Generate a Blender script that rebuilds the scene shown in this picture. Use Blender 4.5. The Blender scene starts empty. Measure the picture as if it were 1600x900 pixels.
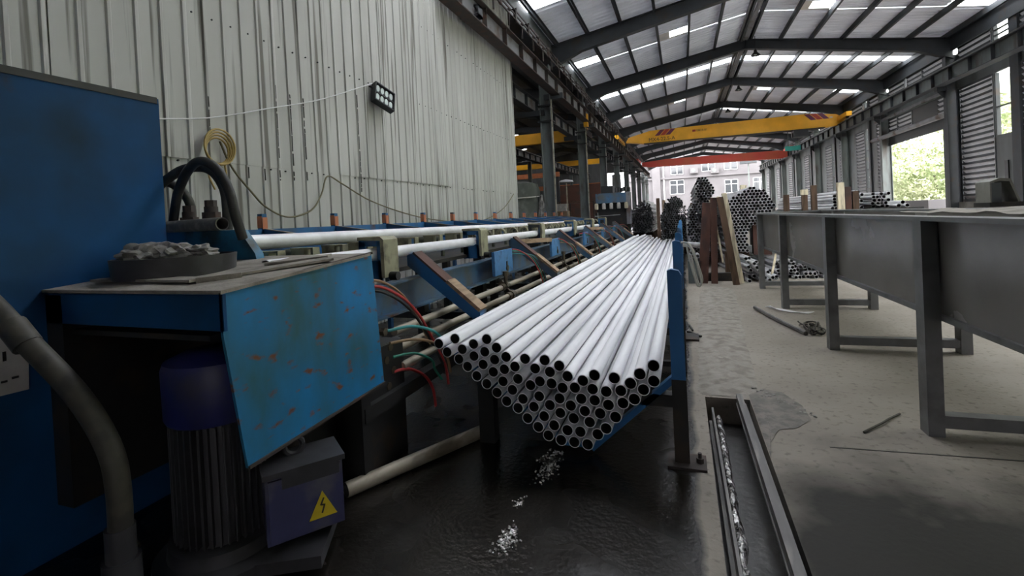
import bpy, bmesh, math, random
from mathutils import Vector, Matrix, noise
random.seed(7)
SC = bpy.context.scene
COL = SC.collection
PI = math.pi
# ------------------------------------------------------------------ camera
F_PX, CX, CY, VP, ROLL, EYE = 750.0, 800.0, 352.0, (1066.0, 329.0), 0.05, 1.25
yc = Vector(((VP[0]-CX)/F_PX, (VP[1]-CY)/F_PX, 1.0)).normalized()
dn = Vector((math.sin(ROLL), math.cos(ROLL), 0.0))
dn.z = -(dn.dot(yc))/yc.z
dn.normalize()
xc = dn.cross(yc)
cam_rot = Matrix(((xc.x, -xc.y, -xc.z), (yc.x, -yc.y, -yc.z), (-dn.x, dn.y, dn.z)))
cam = bpy.data.cameras.new('camera')
cam.sensor_width = 36.0
cam.lens = F_PX/1600.0*36.0
cam.shift_y = -(450.0-CY)/1600.0
cam.clip_end = 400
cam_ob = bpy.data.objects.new('camera', cam)
COL.objects.link(cam_ob)
cam_ob.matrix_world = Matrix.Translation((0, 0, EYE)) @ cam_rot.to_4x4()
SC.camera = cam_ob
# ------------------------------------------------------------------ sky and light
SKY = 7.0
w = bpy.data.worlds.new('overcast_sky'); SC.world = w; w.use_nodes = True
bg = w.node_tree.nodes['Background']
bg.inputs[0].default_value = (0.99, 0.965, 0.985, 1); bg.inputs[1].default_value = SKY
SC.view_settings.view_transform = 'Standard'
SC.view_settings.look = 'None'
SC.view_settings.exposure = 0.9
SC.view_settings.gamma = 1.0
SC.view_settings.use_curve_mapping = False
cy = SC.cycles
cy.use_denoising = True
cy.max_bounces = 8; cy.diffuse_bounces = 5; cy.glossy_bounces = 3; cy.transmission_bounces = 3
cy.transparent_max_bounces = 12
cy.sample_clamp_indirect = 6.0
cy.caustics_reflective = False; cy.caustics_refractive = False
# ------------------------------------------------------------------ materials
def mat(name, col, rough=0.6, metal=0.0, col2=None, amt=0.0, scale=4.0, stretch=(1, 1, 1), var=0.12, bump=0.0,
        bscale=40.0, col3=None, amt3=0.0, scale3=12.0, stretch3=(1, 1, 1), rough2=None, soft=0.08, spec=0.5, coat=0.0):
    m = bpy.data.materials.new(name); m.use_nodes = True
    nt = m.node_tree; N = nt.nodes; L = nt.links
    b = N['Principled BSDF']
    b.inputs['Roughness'].default_value = rough; b.inputs['Metallic'].default_value = metal
    b.inputs['Specular IOR Level'].default_value = spec
    if coat: b.inputs['Coat Weight'].default_value = coat
    tc = N.new('ShaderNodeNewGeometry')
    def nz(sc, st, det=5.0, off=0.0):
        mp = N.new('ShaderNodeMapping'); mp.inputs['Scale'].default_value = st; mp.inputs['Location'].default_value = (off, off*1.7, off*.3)
        L.new(tc.outputs['Position'], mp.inputs[0])
        n = N.new('ShaderNodeTexNoise'); n.inputs['Scale'].default_value = sc; n.inputs['Detail'].default_value = det
        L.new(mp.outputs[0], n.inputs['Vector']); return n.outputs[0]
    def ramp(src, lo, hi):
        r = N.new('ShaderNodeMapRange'); r.inputs['From Min'].default_value = lo; r.inputs['From Max'].default_value = hi
        r.clamp = True; L.new(src, r.inputs[0]); return r.outputs[0]
    def mix(fac, a, c):
        x = N.new('ShaderNodeMix'); x.data_type = 'RGBA'
        if hasattr(fac, 'node'): L.new(fac, x.inputs[0])
        else: x.inputs[0].default_value = fac
        for s, v in ((6, a), (7, c)):
            if hasattr(v, 'node'): L.new(v, x.inputs[s])
            else: x.inputs[s].default_value = (*v, 1)
        return x.outputs[2]
    lo = tuple(max(0, c*(1-var)) for c in col); hi = tuple(c*(1+var) for c in col)
    c = mix(ramp(nz(scale*1.7, stretch, 4, 3.1), .3, .7), lo, hi)
    if col2 is not None:
        f = ramp(nz(scale, stretch), 1-amt-soft, 1-amt+soft)
        c = mix(f, c, col2)
        if rough2 is not None:
            r = N.new('ShaderNodeMapRange'); r.inputs['To Min'].default_value = rough; r.inputs['To Max'].default_value = rough2
            L.new(f, r.inputs[0]); L.new(r.outputs[0], b.inputs['Roughness'])
    if col3 is not None:
        f3 = ramp(nz(scale3, stretch3, 6, 7.7), 1-amt3-.05, 1-amt3+.05)
        c = mix(f3, c, col3)
    L.new(c, b.inputs['Base Color'])
    if bump:
        bp = N.new('ShaderNodeBump'); bp.inputs['Strength'].default_value = bump; bp.inputs['Distance'].default_value = .01
        L.new(nz(bscale, stretch), bp.inputs['Height']); L.new(bp.outputs[0], b.inputs['Normal'])
    return m
RUST = (.10, .045, .02)
M = dict(
 blue=mat('worn_blue_paint', (.018, .12, .30), .5, 0, (.05, .055, .05), .42, 3.0, (1, 1, .5), col3=RUST, amt3=.32, scale3=5, stretch3=(1, 1, .45)),
 plate=mat('chipped_bright_blue_paint', (.012, .21, .50), .55, 0, (.035, .12, .14), .50, 3.5, (1, 1, .5), soft=.14, col3=(.17, .065, .03), amt3=.36, scale3=24, stretch3=(1, .5, 1), spec=.3),
 cabinet=mat('deep_blue_cabinet_paint', (.006, .070, .20), .7, 0, (.012, .03, .045), .40, 2.0, soft=.2, spec=.25, col3=(.04, .03, .015), amt3=.30, scale3=3.0),
 teal=mat('teal_blue_paint', (.03, .20, .36), .5, 0, (.03, .05, .05), .4, 4.0),
 blue2=mat('faded_blue_paint', (.05, .13, .24), .5, 0, (.10, .11, .11), .50, 4.0, soft=.15, col3=RUST, amt3=.34, scale3=6),
 ltblue=mat('light_blue_paint', (.06, .20, .42), .5, 0, (.03, .07, .14), .36, 12.0),
 dirty=mat('grimy_dark_steel', (.022, .022, .022), .55, .2, (.05, .035, .02), .4, 5.0),
 dark=mat('black_steel', (.02, .021, .022), .5, .2),
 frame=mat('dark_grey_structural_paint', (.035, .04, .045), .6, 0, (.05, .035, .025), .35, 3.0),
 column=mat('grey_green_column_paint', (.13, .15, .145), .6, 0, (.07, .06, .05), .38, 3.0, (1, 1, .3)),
 beamlt=mat('pale_grey_beam_paint', (.20, .20, .21), .6, 0, (.10, .06, .045), .40, 2.5),
 rustdk=mat('dark_rusty_steel', (.050, .040, .036), .75, .1, (.085, .045, .033), .42, 6.0),
 silver=mat('bright_steel_pipe', (.86, .86, .88), .45, .0, (.74, .74, .77), .48, 14.0, (1, .06, 1), var=.05, bump=.05, bscale=150),
 white=mat('white_steel_tube', (.80, .80, .83), .35, .15),
 steel=mat('plain_steel_pipe', (.62, .62, .64), .45, .2, (.42, .42, .44), .4, 6.0, (1, .2, 1)),
 blkpipe=mat('dark_steel_pipe', (.50, .50, .51), .45, .2, (.22, .22, .22), .4, 6.0, (1, .2, 1)),
 tube=mat('dusty_khaki_tube', (.36, .32, .25), .5, .3, (.16, .13, .09), .42, 7.0, (1, .4, 1)),
 khaki=mat('faded_khaki_paint', (.30, .29, .19), .6, 0, (.12, .11, .08), .4, 10.0),
 roller=mat('grey_green_roller', (.17, .18, .14), .5, .2, (.06, .06, .05), .4, 9.0),
 wood=mat('raw_timber', (.36, .25, .16), .8, 0, (.22, .15, .09), .45, 6.0, (4, .6, 4)),
 wooddk=mat('brown_timber', (.11, .065, .04), .8, 0, (.06, .035, .02), .45, 6.0, (4, 4, .5)),
 cream=mat('pale_cream_timber', (.74, .66, .48), .8, 0, (.42, .36, .25), .45, 6.0, (4, 4, .5)),
 rustpost=mat('red_brown_rusty_steel', (.10, .045, .032), .8, 0, (.055, .03, .025), .45, 6.0, (1, 1, .4)),
 orange=mat('orange_paint', (.60, .20, .08), .6),
 salmon=mat('orange_reflective_strip', (.55, .20, .10), .5),
 tank=mat('grey_enamel_tank', (.215, .205, .19), .2, 0, (.235, .225, .21), .45, 2.0, soft=.2, bump=.04, bscale=6, rough2=.3),
 tankleg=mat('grey_painted_leg', (.16, .165, .165), .5, 0, (.10, .10, .10), .4, 5.0),
 dust=mat('grey_dust', (.29, .265, .23), .9, 0, (.20, .18, .155), .45, 9.0, bump=.5, bscale=60),
 rubber=mat('black_rubber_hose', (.022, .022, .020), .55, 0, (.06, .058, .05), .40, 10.0),
 khose=mat('dusty_olive_hose', (.06, .056, .042), .6, 0, (.035, .033, .028), .45, 14.0),
 red=mat('red_hose', (.42, .03, .03), .5), green=mat('green_hose', (.02, .22, .14), .5), tealh=mat('teal_hose', (.02, .25, .25), .5),
 blackh=mat('black_hose', (.02, .02, .02), .5), tan=mat('tan_hose', (.28, .18, .09), .55), brass=mat('dull_brass', (.11, .09, .06), .45, .6),
 navy=mat('navy_motor_paint', (.018, .022, .12), .5, 0, (.04, .04, .07), .42, 5.0),
 navy2=mat('worn_navy_box_paint', (.045, .048, .12), .5, 0, (.15, .15, .15), .43, 4.0),
 motor=mat('grey_motor_casting', (.05, .05, .055), .5, .2, (.03, .03, .03), .4, 6.0),
 yellow=mat('yellow_sticker', (.62, .47, .02), .5),
 craney=mat('crane_yellow_paint', (.88, .43, .02), .45, 0, (.78, .37, .02), .4, 1.0, soft=.2),
 cranered=mat('crane_red_paint', (.62, .055, .035), .5, 0, (.45, .10, .03), .4, .7, soft=.2),
 purple=mat('purple_stripe', (.14, .02, .07), .5), redstripe=mat('red_stripe', (.42, .04, .02), .5), ink=mat('black_lettering', (.02, .018, .015), .6),
 paper=mat('grey_white_card', (.50, .48, .45), .7, 0, (.40, .38, .36), .42, 6.0),
 rag=mat('grey_cotton_rag', (.30, .29, .27), .9, 0, (.16, .15, .14), .45, 9.0, bump=.6, bscale=25),
 rope=mat('white_rope', (.60, .58, .52), .8), twhite=mat('pale_plastic_strip', (.62, .62, .62), .5),
 wire=mat('dark_cable', (.045, .04, .03), .6), cable=mat('old_khaki_cable', (.16, .14, .08), .6), ycab=mat('yellow_cable', (.42, .30, .10), .6),
 roof=mat('brightened_roof_sheet', (.88, .89, .92), .6, .0, (.74, .75, .78), .45, .8, (1, 1, 1), soft=.2),  # roof: translucency is added further down to brighten the underside
 roofdk=mat('dimmed_roof_sheet', (.22, .23, .24), .6, 0, (.14, .145, .15), .45, .8),  # roof colour darkened to dim the left bay ceiling
 rooflt=mat('stained_translucent_sheet', (.62, .57, .46), .6, 0, (.45, .42, .36), .45, 1.5),
 conc=mat('concrete_block', (.25, .24, .22), .9, 0, (.18, .17, .15), .45, 3.0),
 greywall=mat('grey_wall_sheet', (.13, .14, .14), .6, 0, (.09, .095, .09), .45, 1.5, (1, 1, .3)),
 louver=mat('pale_louvre_slat', (.50, .50, .53), .5, .1),
 brick=mat('red_brown_wall', (.13, .06, .045), .85, 0, (.09, .06, .05), .45, 1.5),
 facade=mat('grey_white_rendered_wall', (.12, .115, .12), .85, 0, (.105, .10, .105), .45, .6, soft=.2),
 pane=mat('dark_window_glass', (.05, .055, .06), .08),
 glassf=mat('white_window_frame', (.75, .75, .75), .5),
 leaf=mat('fresh_green_leaves', (.34, .40, .22), .7, 0, (.40, .43, .26), .5, .5, var=.15),
 bark=mat('grey_bark', (.10, .085, .07), .9), grass=mat('grassy_slope', (.26, .30, .18), .9, 0, (.32, .33, .24), .45, .4),
 yard=mat('pale_yard_concrete', (.30, .30, .29), .9), tarp=mat('green_grey_tarpaulin', (.085, .095, .08), .8, 0, (.15, .155, .14), .42, 3.0, bump=.4, bscale=8),
 lens=mat('frosted_lens', (.55, .62, .60), .25), alu=mat('aluminium', (.5, .5, .5), .35, .7),
 tealsign=mat('teal_board', (.02, .25, .20), .5), sludge=mat('wet_sludge_glint', (.75, .74, .72), .12, .6, (.20, .19, .18), .5, 30.0, bump=1.0, bscale=55),  # sludge base lightened to carry the wet glints
 rail=mat('worn_steel_rail', (.12, .115, .11), .45, .3, (.22, .21, .19), .42, 6.0, (4, .6, 4)),
 hood=mat('dusty_olive_grey_paint', (.24, .24, .21), .7, 0, (.17, .17, .15), .45, 8.0),
 patch=mat('dark_broken_concrete', (.13, .12, .105), .75, 0, (.20, .18, .155), .5, 14.0, bump=.6, bscale=50),
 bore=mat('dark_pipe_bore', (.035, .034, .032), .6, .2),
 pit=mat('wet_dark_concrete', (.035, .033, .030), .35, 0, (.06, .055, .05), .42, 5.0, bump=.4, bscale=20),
)
def let_light_through(m, f):                      # mixes daylight transmission into a sheet material
    nt = m.node_tree; N = nt.nodes; L = nt.links; out = N['Material Output']; b = N['Principled BSDF']
    mx = N.new('ShaderNodeMixShader'); mx.inputs[0].default_value = f; t = N.new('ShaderNodeBsdfTranslucent'); t.inputs[0].default_value = (.9, .93, 1.0, 1)
    L.new(b.outputs[0], mx.inputs[1]); L.new(t.outputs[0], mx.inputs[2]); L.new(mx.outputs[0], out.inputs[0])
let_light_through(M['roof'], .05); let_light_through(M['rooflt'], .06)
def skylight_mat():
    m = bpy.data.materials.new('translucent_skylight_sheet'); m.use_nodes = True
    nt = m.node_tree; N = nt.nodes; L = nt.links
    for n in list(N): N.remove(n)
    out = N.new('ShaderNodeOutputMaterial'); mx = N.new('ShaderNodeMixShader'); mx.inputs[0].default_value = .2
    t = N.new('ShaderNodeBsdfTransparent'); t.inputs[0].default_value = (.92, .95, .97, 1)
    d = N.new('ShaderNodeBsdfTranslucent'); d.inputs[0].default_value = (.85, .88, .9, 1)
    L.new(t.outputs[0], mx.inputs[1]); L.new(d.outputs[0], mx.inputs[2]); L.new(mx.outputs[0], out.inputs[0]); return m
M['sky'] = skylight_mat()
def window_mat():
    m = bpy.data.materials.new('dusty_window_glass'); m.use_nodes = True
    nt = m.node_tree; N = nt.nodes; L = nt.links
    for n in list(N): N.remove(n)
    out = N.new('ShaderNodeOutputMaterial'); mx = N.new('ShaderNodeMixShader'); mx.inputs[0].default_value = .1
    t = N.new('ShaderNodeBsdfTransparent'); t.inputs[0].default_value = (.93, .95, .93, 1)
    d = N.new('ShaderNodeBsdfGlossy'); d.inputs['Roughness'].default_value = .1
    L.new(t.outputs[0], mx.inputs[1]); L.new(d.outputs[0], mx.inputs[2]); L.new(mx.outputs[0], out.inputs[0]); return m
M['glass'] = window_mat()
def wall_mat():
    m = mat('stained_white_sheet', (.50, .495, .47), .6, .0, (.42, .415, .39), .45, 1.1, (1, 2.2, .3), var=.07, soft=.16,
            col3=(.16, .15, .13), amt3=.385, scale3=2.2, stretch3=(1, 6, .16))
    return m
M['wall'] = wall_mat()
def floor_mat():
    m = bpy.data.materials.new('factory_floor_concrete'); m.use_nodes = True
    nt = m.node_tree; N = nt.nodes; L = nt.links; b = N['Principled BSDF']; b.inputs['Specular IOR Level'].default_value = .3
    tc = N.new('ShaderNodeTexCoord'); sp = N.new('ShaderNodeSeparateXYZ'); L.new(tc.outputs['Object'], sp.inputs[0])
    def nz(sc, det=5.0):
        n = N.new('ShaderNodeTexNoise'); n.inputs['Scale'].default_value = sc; n.inputs['Detail'].default_value = det
        L.new(tc.outputs['Object'], n.inputs['Vector']); return n.outputs[0]
    def mr(src, a, c, d=0.0, e=1.0):
        r = N.new('ShaderNodeMapRange'); r.clamp = True
        for k, v in zip(('From Min', 'From Max', 'To Min', 'To Max'), (a, c, d, e)): r.inputs[k].default_value = v
        L.new(src, r.inputs[0]); return r.outputs[0]
    def ma(op, a, c):
        x = N.new('ShaderNodeMath'); x.operation = op
        for i, v in enumerate((a, c)):
            if hasattr(v, 'node'): L.new(v, x.inputs[i])
            else: x.inputs[i].default_value = v
        return x.outputs[0]
    def mix(fac, a, c):
        x = N.new('ShaderNodeMix'); x.data_type = 'RGBA'; L.new(fac, x.inputs[0])
        for s, v in ((6, a), (7, c)):
            if hasattr(v, 'node'): L.new(v, x.inputs[s])
            else: x.inputs[s].default_value = (*v, 1)
        return x.outputs[2]
    dry = mix(mr(nz(1.3), .35, .65), (.245, .218, .185), (.32, .287, .245))
    dry = mix(mr(nz(26, 6), .56, .70), dry, (.18, .16, .135))
    # oil-wet floor left of the rack, with a ragged edge
    xs = ma('ADD', sp.outputs[0], ma('MULTIPLY', ma('SUBTRACT', nz(3.0), .5), .10))
    wet = mr(xs, .0, .03, 1.0, 0.0)
    # damp stain in the near right corner
    dx = ma('SUBTRACT', sp.outputs[0], .95); dy = ma('SUBTRACT', sp.outputs[1], 1.35)
    rr = ma('SQRT', ma('ADD', ma('MULTIPLY', dx, dx), ma('MULTIPLY', ma('MULTIPLY', dy, dy), .35)), 0.0)
    rr = ma('ADD', rr, ma('MULTIPLY', ma('SUBTRACT', nz(1.6), .5), .9))
    damp = mr(rr, .62, .95, 1.0, 0.0)
    c = mix(damp, dry, (.035, .033, .029))
    c = mix(wet, c, mix(mr(nz(2.2), .4, .62), (.009, .008, .006), (.018, .015, .012)))
    L.new(c, b.inputs['Base Color'])
    pud = mr(nz(1.7, 3), .44, .56)
    rw = ma('SUBTRACT', .30, ma('MULTIPLY', pud, .10))
    ro = N.new('ShaderNodeMix'); ro.data_type = 'FLOAT'; L.new(wet, ro.inputs[0]); ro.inputs[2].default_value = .82; L.new(rw, ro.inputs[3])
    rd = N.new('ShaderNodeMix'); rd.data_type = 'FLOAT'; L.new(damp, rd.inputs[0]); L.new(ro.outputs[0], rd.inputs[2]); rd.inputs[3].default_value = .78
    r2 = ma('MINIMUM', ro.outputs[0], rd.outputs[0]); L.new(r2, b.inputs['Roughness'])
    bp = N.new('ShaderNodeBump'); bp.inputs['Strength'].default_value = .25; bp.inputs['Distance'].default_value = .01
    L.new(nz(38, 6), bp.inputs['Height']); L.new(bp.outputs[0], b.inputs['Normal'])
    return m
M['floor'] = floor_mat()
# ------------------------------------------------------------------ mesh helpers
WLOC = {}
def V(*a): return Vector(a)
class MB:
    def __init__(s, inner=False): s.v = []; s.f = []; s.m = []; s.cur = 0; s.inner = inner
    def add(s, vs, fs):
        o = len(s.v); s.v += [tuple(p) for p in vs]
        for f in fs: s.f.append([i+o for i in f]); s.m.append(s.cur)
        return s
    def box(s, x0, x1, y0, y1, z0, z1):
        vs = [(x, y, z) for z in (z0, z1) for y in (y0, y1) for x in (x0, x1)]
        return s.add(vs, [(0, 2, 3, 1), (4, 5, 7, 6), (0, 1, 5, 4), (2, 6, 7, 3), (0, 4, 6, 2), (1, 3, 7, 5)])
    def rbox(s, c, size, rz=0, rx=0, ry=0):
        R = Matrix.Rotation(rz, 3, 'Z') @ Matrix.Rotation(ry, 3, 'Y') @ Matrix.Rotation(rx, 3, 'X'); c = Vector(c)
        vs = [c + R @ Vector((x*size[0]/2, y*size[1]/2, z*size[2]/2)) for z in (-1, 1) for y in (-1, 1) for x in (-1, 1)]
        return s.add(vs, [(0, 2, 3, 1), (4, 5, 7, 6), (0, 1, 5, 4), (2, 6, 7, 3), (0, 4, 6, 2), (1, 3, 7, 5)])
    def bar(s, p, q, wd, ht, up=(0, 0, 1)):
        p = Vector(p); q = Vector(q); d = (q-p).normalized(); sd = d.cross(Vector(up))
        if sd.length < 1e-5: sd = d.cross(Vector((0, 1, 0)))
        sd.normalize(); u = sd.cross(d)
        vs = [e + sd*a*wd/2 + u*b*ht/2 for e in (p, q) for b in (-1, 1) for a in (-1, 1)]
        return s.add(vs, [(0, 1, 3, 2), (4, 6, 7, 5), (0, 4, 5, 1), (2, 3, 7, 6), (0, 2, 6, 4), (1, 5, 7, 3)])
    def ibeam(s, p, q, wd, ht, t=.02, up=(0, 0, 1)):
        p = Vector(p); q = Vector(q); d = (q-p).normalized(); sd = d.cross(Vector(up)).normalized(); u = sd.cross(d)
        s.bar(p, q, t, ht, up)
        for k in (-1, 1): s.bar(p+u*k*(ht/2-t/2), q+u*k*(ht/2-t/2), wd, t, up)
        return s
    def extr(s, loop, vec):
        n = len(loop); vec = Vector(vec); vs = [Vector(p) for p in loop] + [Vector(p)+vec for p in loop]
        fs = [tuple(range(n-1, -1, -1)), tuple(range(n, 2*n))] + [(i, (i+1) % n, n+(i+1) % n, n+i) for i in range(n)]
        return s.add(vs, fs)
    def tube(s, pts, r, n=8, caps=True):
        pts = [Vector(p) for p in pts]; m = len(pts); rs = r if isinstance(r, (list, tuple)) else [r]*m
        t0 = (pts[1]-pts[0]).normalized(); a = t0.orthogonal().normalized(); vs = []
        for i, p in enumerate(pts):
            t = (pts[min(i+1, m-1)]-pts[max(i-1, 0)]).normalized()
            a = (a - t*a.dot(t)).normalized(); b = t.cross(a)
            for k in range(n):
                an = 2*PI*k/n; vs.append(p + (a*math.cos(an)+b*math.sin(an))*rs[i])
        fs = [(i*n+k, i*n+(k+1) % n, (i+1)*n+(k+1) % n, (i+1)*n+k) for i in range(m-1) for k in range(n)]
        if caps: fs += [tuple(range(n-1, -1, -1)), tuple(range((m-1)*n, m*n))]
        return s.add(vs, fs)
    def cyl(s, p, q, r, n=16): return s.tube([p, q], r, n)
    def hollow(s, p, q, ro, ri, n=16):
        p = Vector(p); q = Vector(q); t = (q-p).normalized(); a = t.orthogonal().normalized(); b = t.cross(a); vs = []
        for e, r in ((p, ro), (q, ro), (q, ri), (p, ri)):
            for k in range(n):
                an = 2*PI*k/n; vs.append(e+(a*math.cos(an)+b*math.sin(an))*r)
        o = len(s.v); s.v += [tuple(p) for p in vs]
        for j in range(4):
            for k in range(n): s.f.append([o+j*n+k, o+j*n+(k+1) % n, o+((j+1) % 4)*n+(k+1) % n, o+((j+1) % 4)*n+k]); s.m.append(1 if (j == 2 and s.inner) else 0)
        return s
    def lathe(s, prof, c, n=24):
        c = Vector(c); vs = []
        for r, z in prof:
            for k in range(n):
                an = 2*PI*k/n; vs.append(c+Vector((r*math.cos(an), r*math.sin(an), z)))
        m = len(prof)
        fs = [(i*n+k, i*n+(k+1) % n, (i+1)*n+(k+1) % n, (i+1)*n+k) for i in range(m-1) for k in range(n)]
        fs += [tuple(range(n-1, -1, -1)), tuple(range((m-1)*n, m*n))]
        return s.add(vs, fs)
    def blob(s, c, size, seed, amp=.35, sub=3, freq=2.2):
        bm = bmesh.new(); bmesh.ops.create_icosphere(bm, subdivisions=sub, radius=1)
        c = Vector(c); vs = []
        for v in bm.verts:
            k = 1+amp*noise.noise(v.co*freq+Vector((seed*3.1, seed*1.7, seed)))*2
            vs.append(c+Vector((v.co.x*size[0], v.co.y*size[1], v.co.z*size[2]))*k)
        fs = [[v.index for v in f.verts] for f in bm.faces]; bm.free()
        return s.add(vs, fs)
    def mesh(s, name, mats, off=(0, 0, 0), smooth=True):
        me = bpy.data.meshes.new(name); o = Vector(off)
        me.from_pydata([tuple(Vector(p)-o) for p in s.v], [], s.f)
        for m in (mats if isinstance(mats, (list, tuple)) else [mats]): me.materials.append(M[m])
        if len(set(s.m)) > 1: me.polygons.foreach_set('material_index', s.m)
        bm = bmesh.new(); bm.from_mesh(me); bmesh.ops.recalc_face_normals(bm, faces=bm.faces); bm.to_mesh(me); bm.free()
        if smooth:
            me.polygons.foreach_set('use_smooth', [True]*len(me.polygons)); me.set_sharp_from_angle(angle=math.radians(38))
        me.update(); return me
    def build(s, name, mats, parent=None, loc=None, smooth=True, kind=None, label=None):
        if parent is not None: off = WLOC[parent.name]
        elif loc is not None: off = Vector(loc)
        else:
            xs, ys, zs = zip(*s.v); off = Vector(((min(xs)+max(xs))/2, (min(ys)+max(ys))/2, min(zs)))
        o = bpy.data.objects.new(name, s.mesh(name, mats, off, smooth)); COL.objects.link(o)
        if parent is not None: o.parent = parent; WLOC[o.name] = off
        else: o.location = off; WLOC[o.name] = off
        if kind: o['kind'] = kind
        if label: o['label'] = label
        return o
def tag(o, label, cat, group=None):
    o['label'] = label; o['category'] = cat
    if group: o['group'] = group
    return o
def thing(name, label, cat, loc, group=None):
    o = bpy.data.objects.new(name, None); COL.objects.link(o); o.location = loc; o.empty_display_size = .1
    WLOC[o.name] = Vector(loc); return tag(o, label, cat, group)
def structure(name, loc=(0, 0, 0)):
    o = bpy.data.objects.new(name, None); COL.objects.link(o); o.location = loc; WLOC[o.name] = Vector(loc); o['kind'] = 'structure'; return o
def inst(name, me, loc, parent=None, rot=None):
    o = bpy.data.objects.new(name, me); COL.objects.link(o)
    if parent is not None: o.parent = parent; o.location = Vector(loc)-WLOC[parent.name]
    else: o.location = loc
    if rot: o.rotation_euler = rot
    return o
def dup(root, loc, rz=0.0, label=None):
    r = root.copy(); COL.objects.link(r); r.location = loc; r.rotation_euler = (0, 0, rz)
    if label: r['label'] = label
    for ch in list(root.children):
        c = ch.copy(); COL.objects.link(c); c.parent = r
        for g in list(ch.children):
            d = g.copy(); COL.objects.link(d); d.parent = c
    return r
def smoothpts(P, k=6):
    P = [Vector(p) for p in P]; out = []
    for i in range(len(P)-1):
        p0, p1, p2, p3 = P[max(i-1, 0)], P[i], P[i+1], P[min(i+2, len(P)-1)]
        for j in range(k):
            t = j/k
            out.append(.5*((2*p1)+(p2-p0)*t+(2*p0-5*p1+4*p2-p3)*t*t+(3*p1-p0-3*p2+p3)*t**3))
    out.append(P[-1]); return out
ORD = ['first', 'second', 'third', 'fourth', 'fifth', 'sixth', 'seventh', 'eighth', 'ninth', 'tenth', 'eleventh', 'twelfth', 'thirteenth', 'fourteenth', 'fifteenth', 'sixteenth', 'seventeenth', 'eighteenth', 'nineteenth', 'twentieth', 'twenty-first', 'twenty-second', 'twenty-third', 'twenty-fourth', 'twenty-fifth', 'twenty-sixth']
# ================================================================== STRUCTURE
XL, XR, XM = -3.5, 8.45, 2.45
FR = [-2.3+5.5*k for k in range(12)]            # portal frames along the hall (-2.3 ... 58.2)
Y0, Y1 = -6.0, 58.6
def rb(x, y):                                    # underside of the rafters
    d = (x-XL) if x < XM else (XR-x)*(XM-XL)/(XR-XM)
    return 5.96+.166*d+.008*(y-17)
SHEET = .62                                      # roof sheet above rafter underside
# ---- floor with the open trench
fl = structure('floor')
b = MB()
for x0, x1, y0, y1 in ((-20, .09, -8, 60), (.36, 8.7, -8, 3.42), (.09, 8.7, 3.42, 60), (.09, .36, -8, -2)):
    b.add([(x0, y0, 0), (x1, y0, 0), (x1, y1, 0), (x0, y1, 0)], [(0, 1, 2, 3)])
for vs in ([(.09, -2, 0), (.09, 3.42, 0), (.09, 3.42, -.2), (.09, -2, -.2)], [(.36, -2, 0), (.36, 3.42, 0), (.36, 3.42, -.2), (.36, -2, -.2)],
           [(.09, 3.42, 0), (.36, 3.42, 0), (.36, 3.42, -.2), (.09, 3.42, -.2)], [(.09, -2, 0), (.36, -2, 0), (.36, -2, -.2), (.09, -2, -.2)]):
    b.add(vs, [(0, 1, 2, 3)])
b.build('slab', 'floor', fl, smooth=False)
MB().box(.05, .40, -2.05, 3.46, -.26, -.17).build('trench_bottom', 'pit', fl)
b = MB()                                          # lumpy shiny sludge along the trench wall
ns, na = 300, 6
vs = []
for i in range(ns+1):
    y = .5+2.75*i/ns; cx2 = .158+.010*noise.noise((y*6, 2, 0)); wd = .024+.010*noise.noise((y*8, 7, 0))
    for k in range(na+1):
        u = k/na-.5; vs.append((cx2+u*wd*2, y, -.085+.035*(1-4*u*u)+.016*noise.noise((cx2*60+u*4, y*34, 4))))
b.add(vs, [(i*(na+1)+k, i*(na+1)+k+1, (i+1)*(na+1)+k+1, (i+1)*(na+1)+k) for i in range(ns) for k in range(na)])
b.build('sludge_ridge', 'sludge', fl, kind='stuff', label='shiny wet sludge ridge along the trench')
pts2 = [(.362, 3.50), (.46, 3.62), (.58, 3.58), (.66, 3.38), (.645, 3.18), (.55, 3.04), (.45, 2.98), (.385, 2.80), (.362, 2.62)]
c0 = (.44, 3.25); vs = [(c0[0], c0[1], .004)]; m_ = 6
for k in range(1, m_+1):
    for (px_, py_) in pts2:
        u = k/m_; x = c0[0]+(px_-c0[0])*u; y = c0[1]+(py_-c0[1])*u
        if k == m_: x = max(.362, x+random.uniform(-.015, .015)); y += random.uniform(-.015, .015)
        vs.append((x, y, .004+(random.uniform(0, .010) if k < m_ else 0)))
q_ = len(pts2); fs = [(0, 1+i, 1+(i+1) % q_) for i in range(q_)]+[(1+(k-1)*q_+i, 1+k*q_+i, 1+k*q_+(i+1) % q_, 1+(k-1)*q_+(i+1) % q_) for k in range(1, m_) for i in range(q_)]
MB().add(vs, fs).build('broken_patch', 'patch', fl, kind='stuff', label='dark broken concrete at the trench corner')  # dark uneven overlay in place of a shallow broken recess
MB().bar((.66, 2.83, .0), (2.2, 2.93, .0), .008, .004).build('floor_joint', 'pit', fl)
b = MB()                                          # pale flecks stand in for skylight glints on the wet floor
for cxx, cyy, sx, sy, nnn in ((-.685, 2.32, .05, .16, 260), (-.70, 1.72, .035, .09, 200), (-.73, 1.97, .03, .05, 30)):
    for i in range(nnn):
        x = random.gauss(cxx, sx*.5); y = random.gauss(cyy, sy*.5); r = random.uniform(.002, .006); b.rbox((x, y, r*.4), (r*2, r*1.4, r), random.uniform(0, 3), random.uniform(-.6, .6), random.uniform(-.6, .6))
b.build('floor_glints', 'sludge', fl, kind='stuff', label='bright flecks standing for glints on the wet floor', smooth=False)
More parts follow.
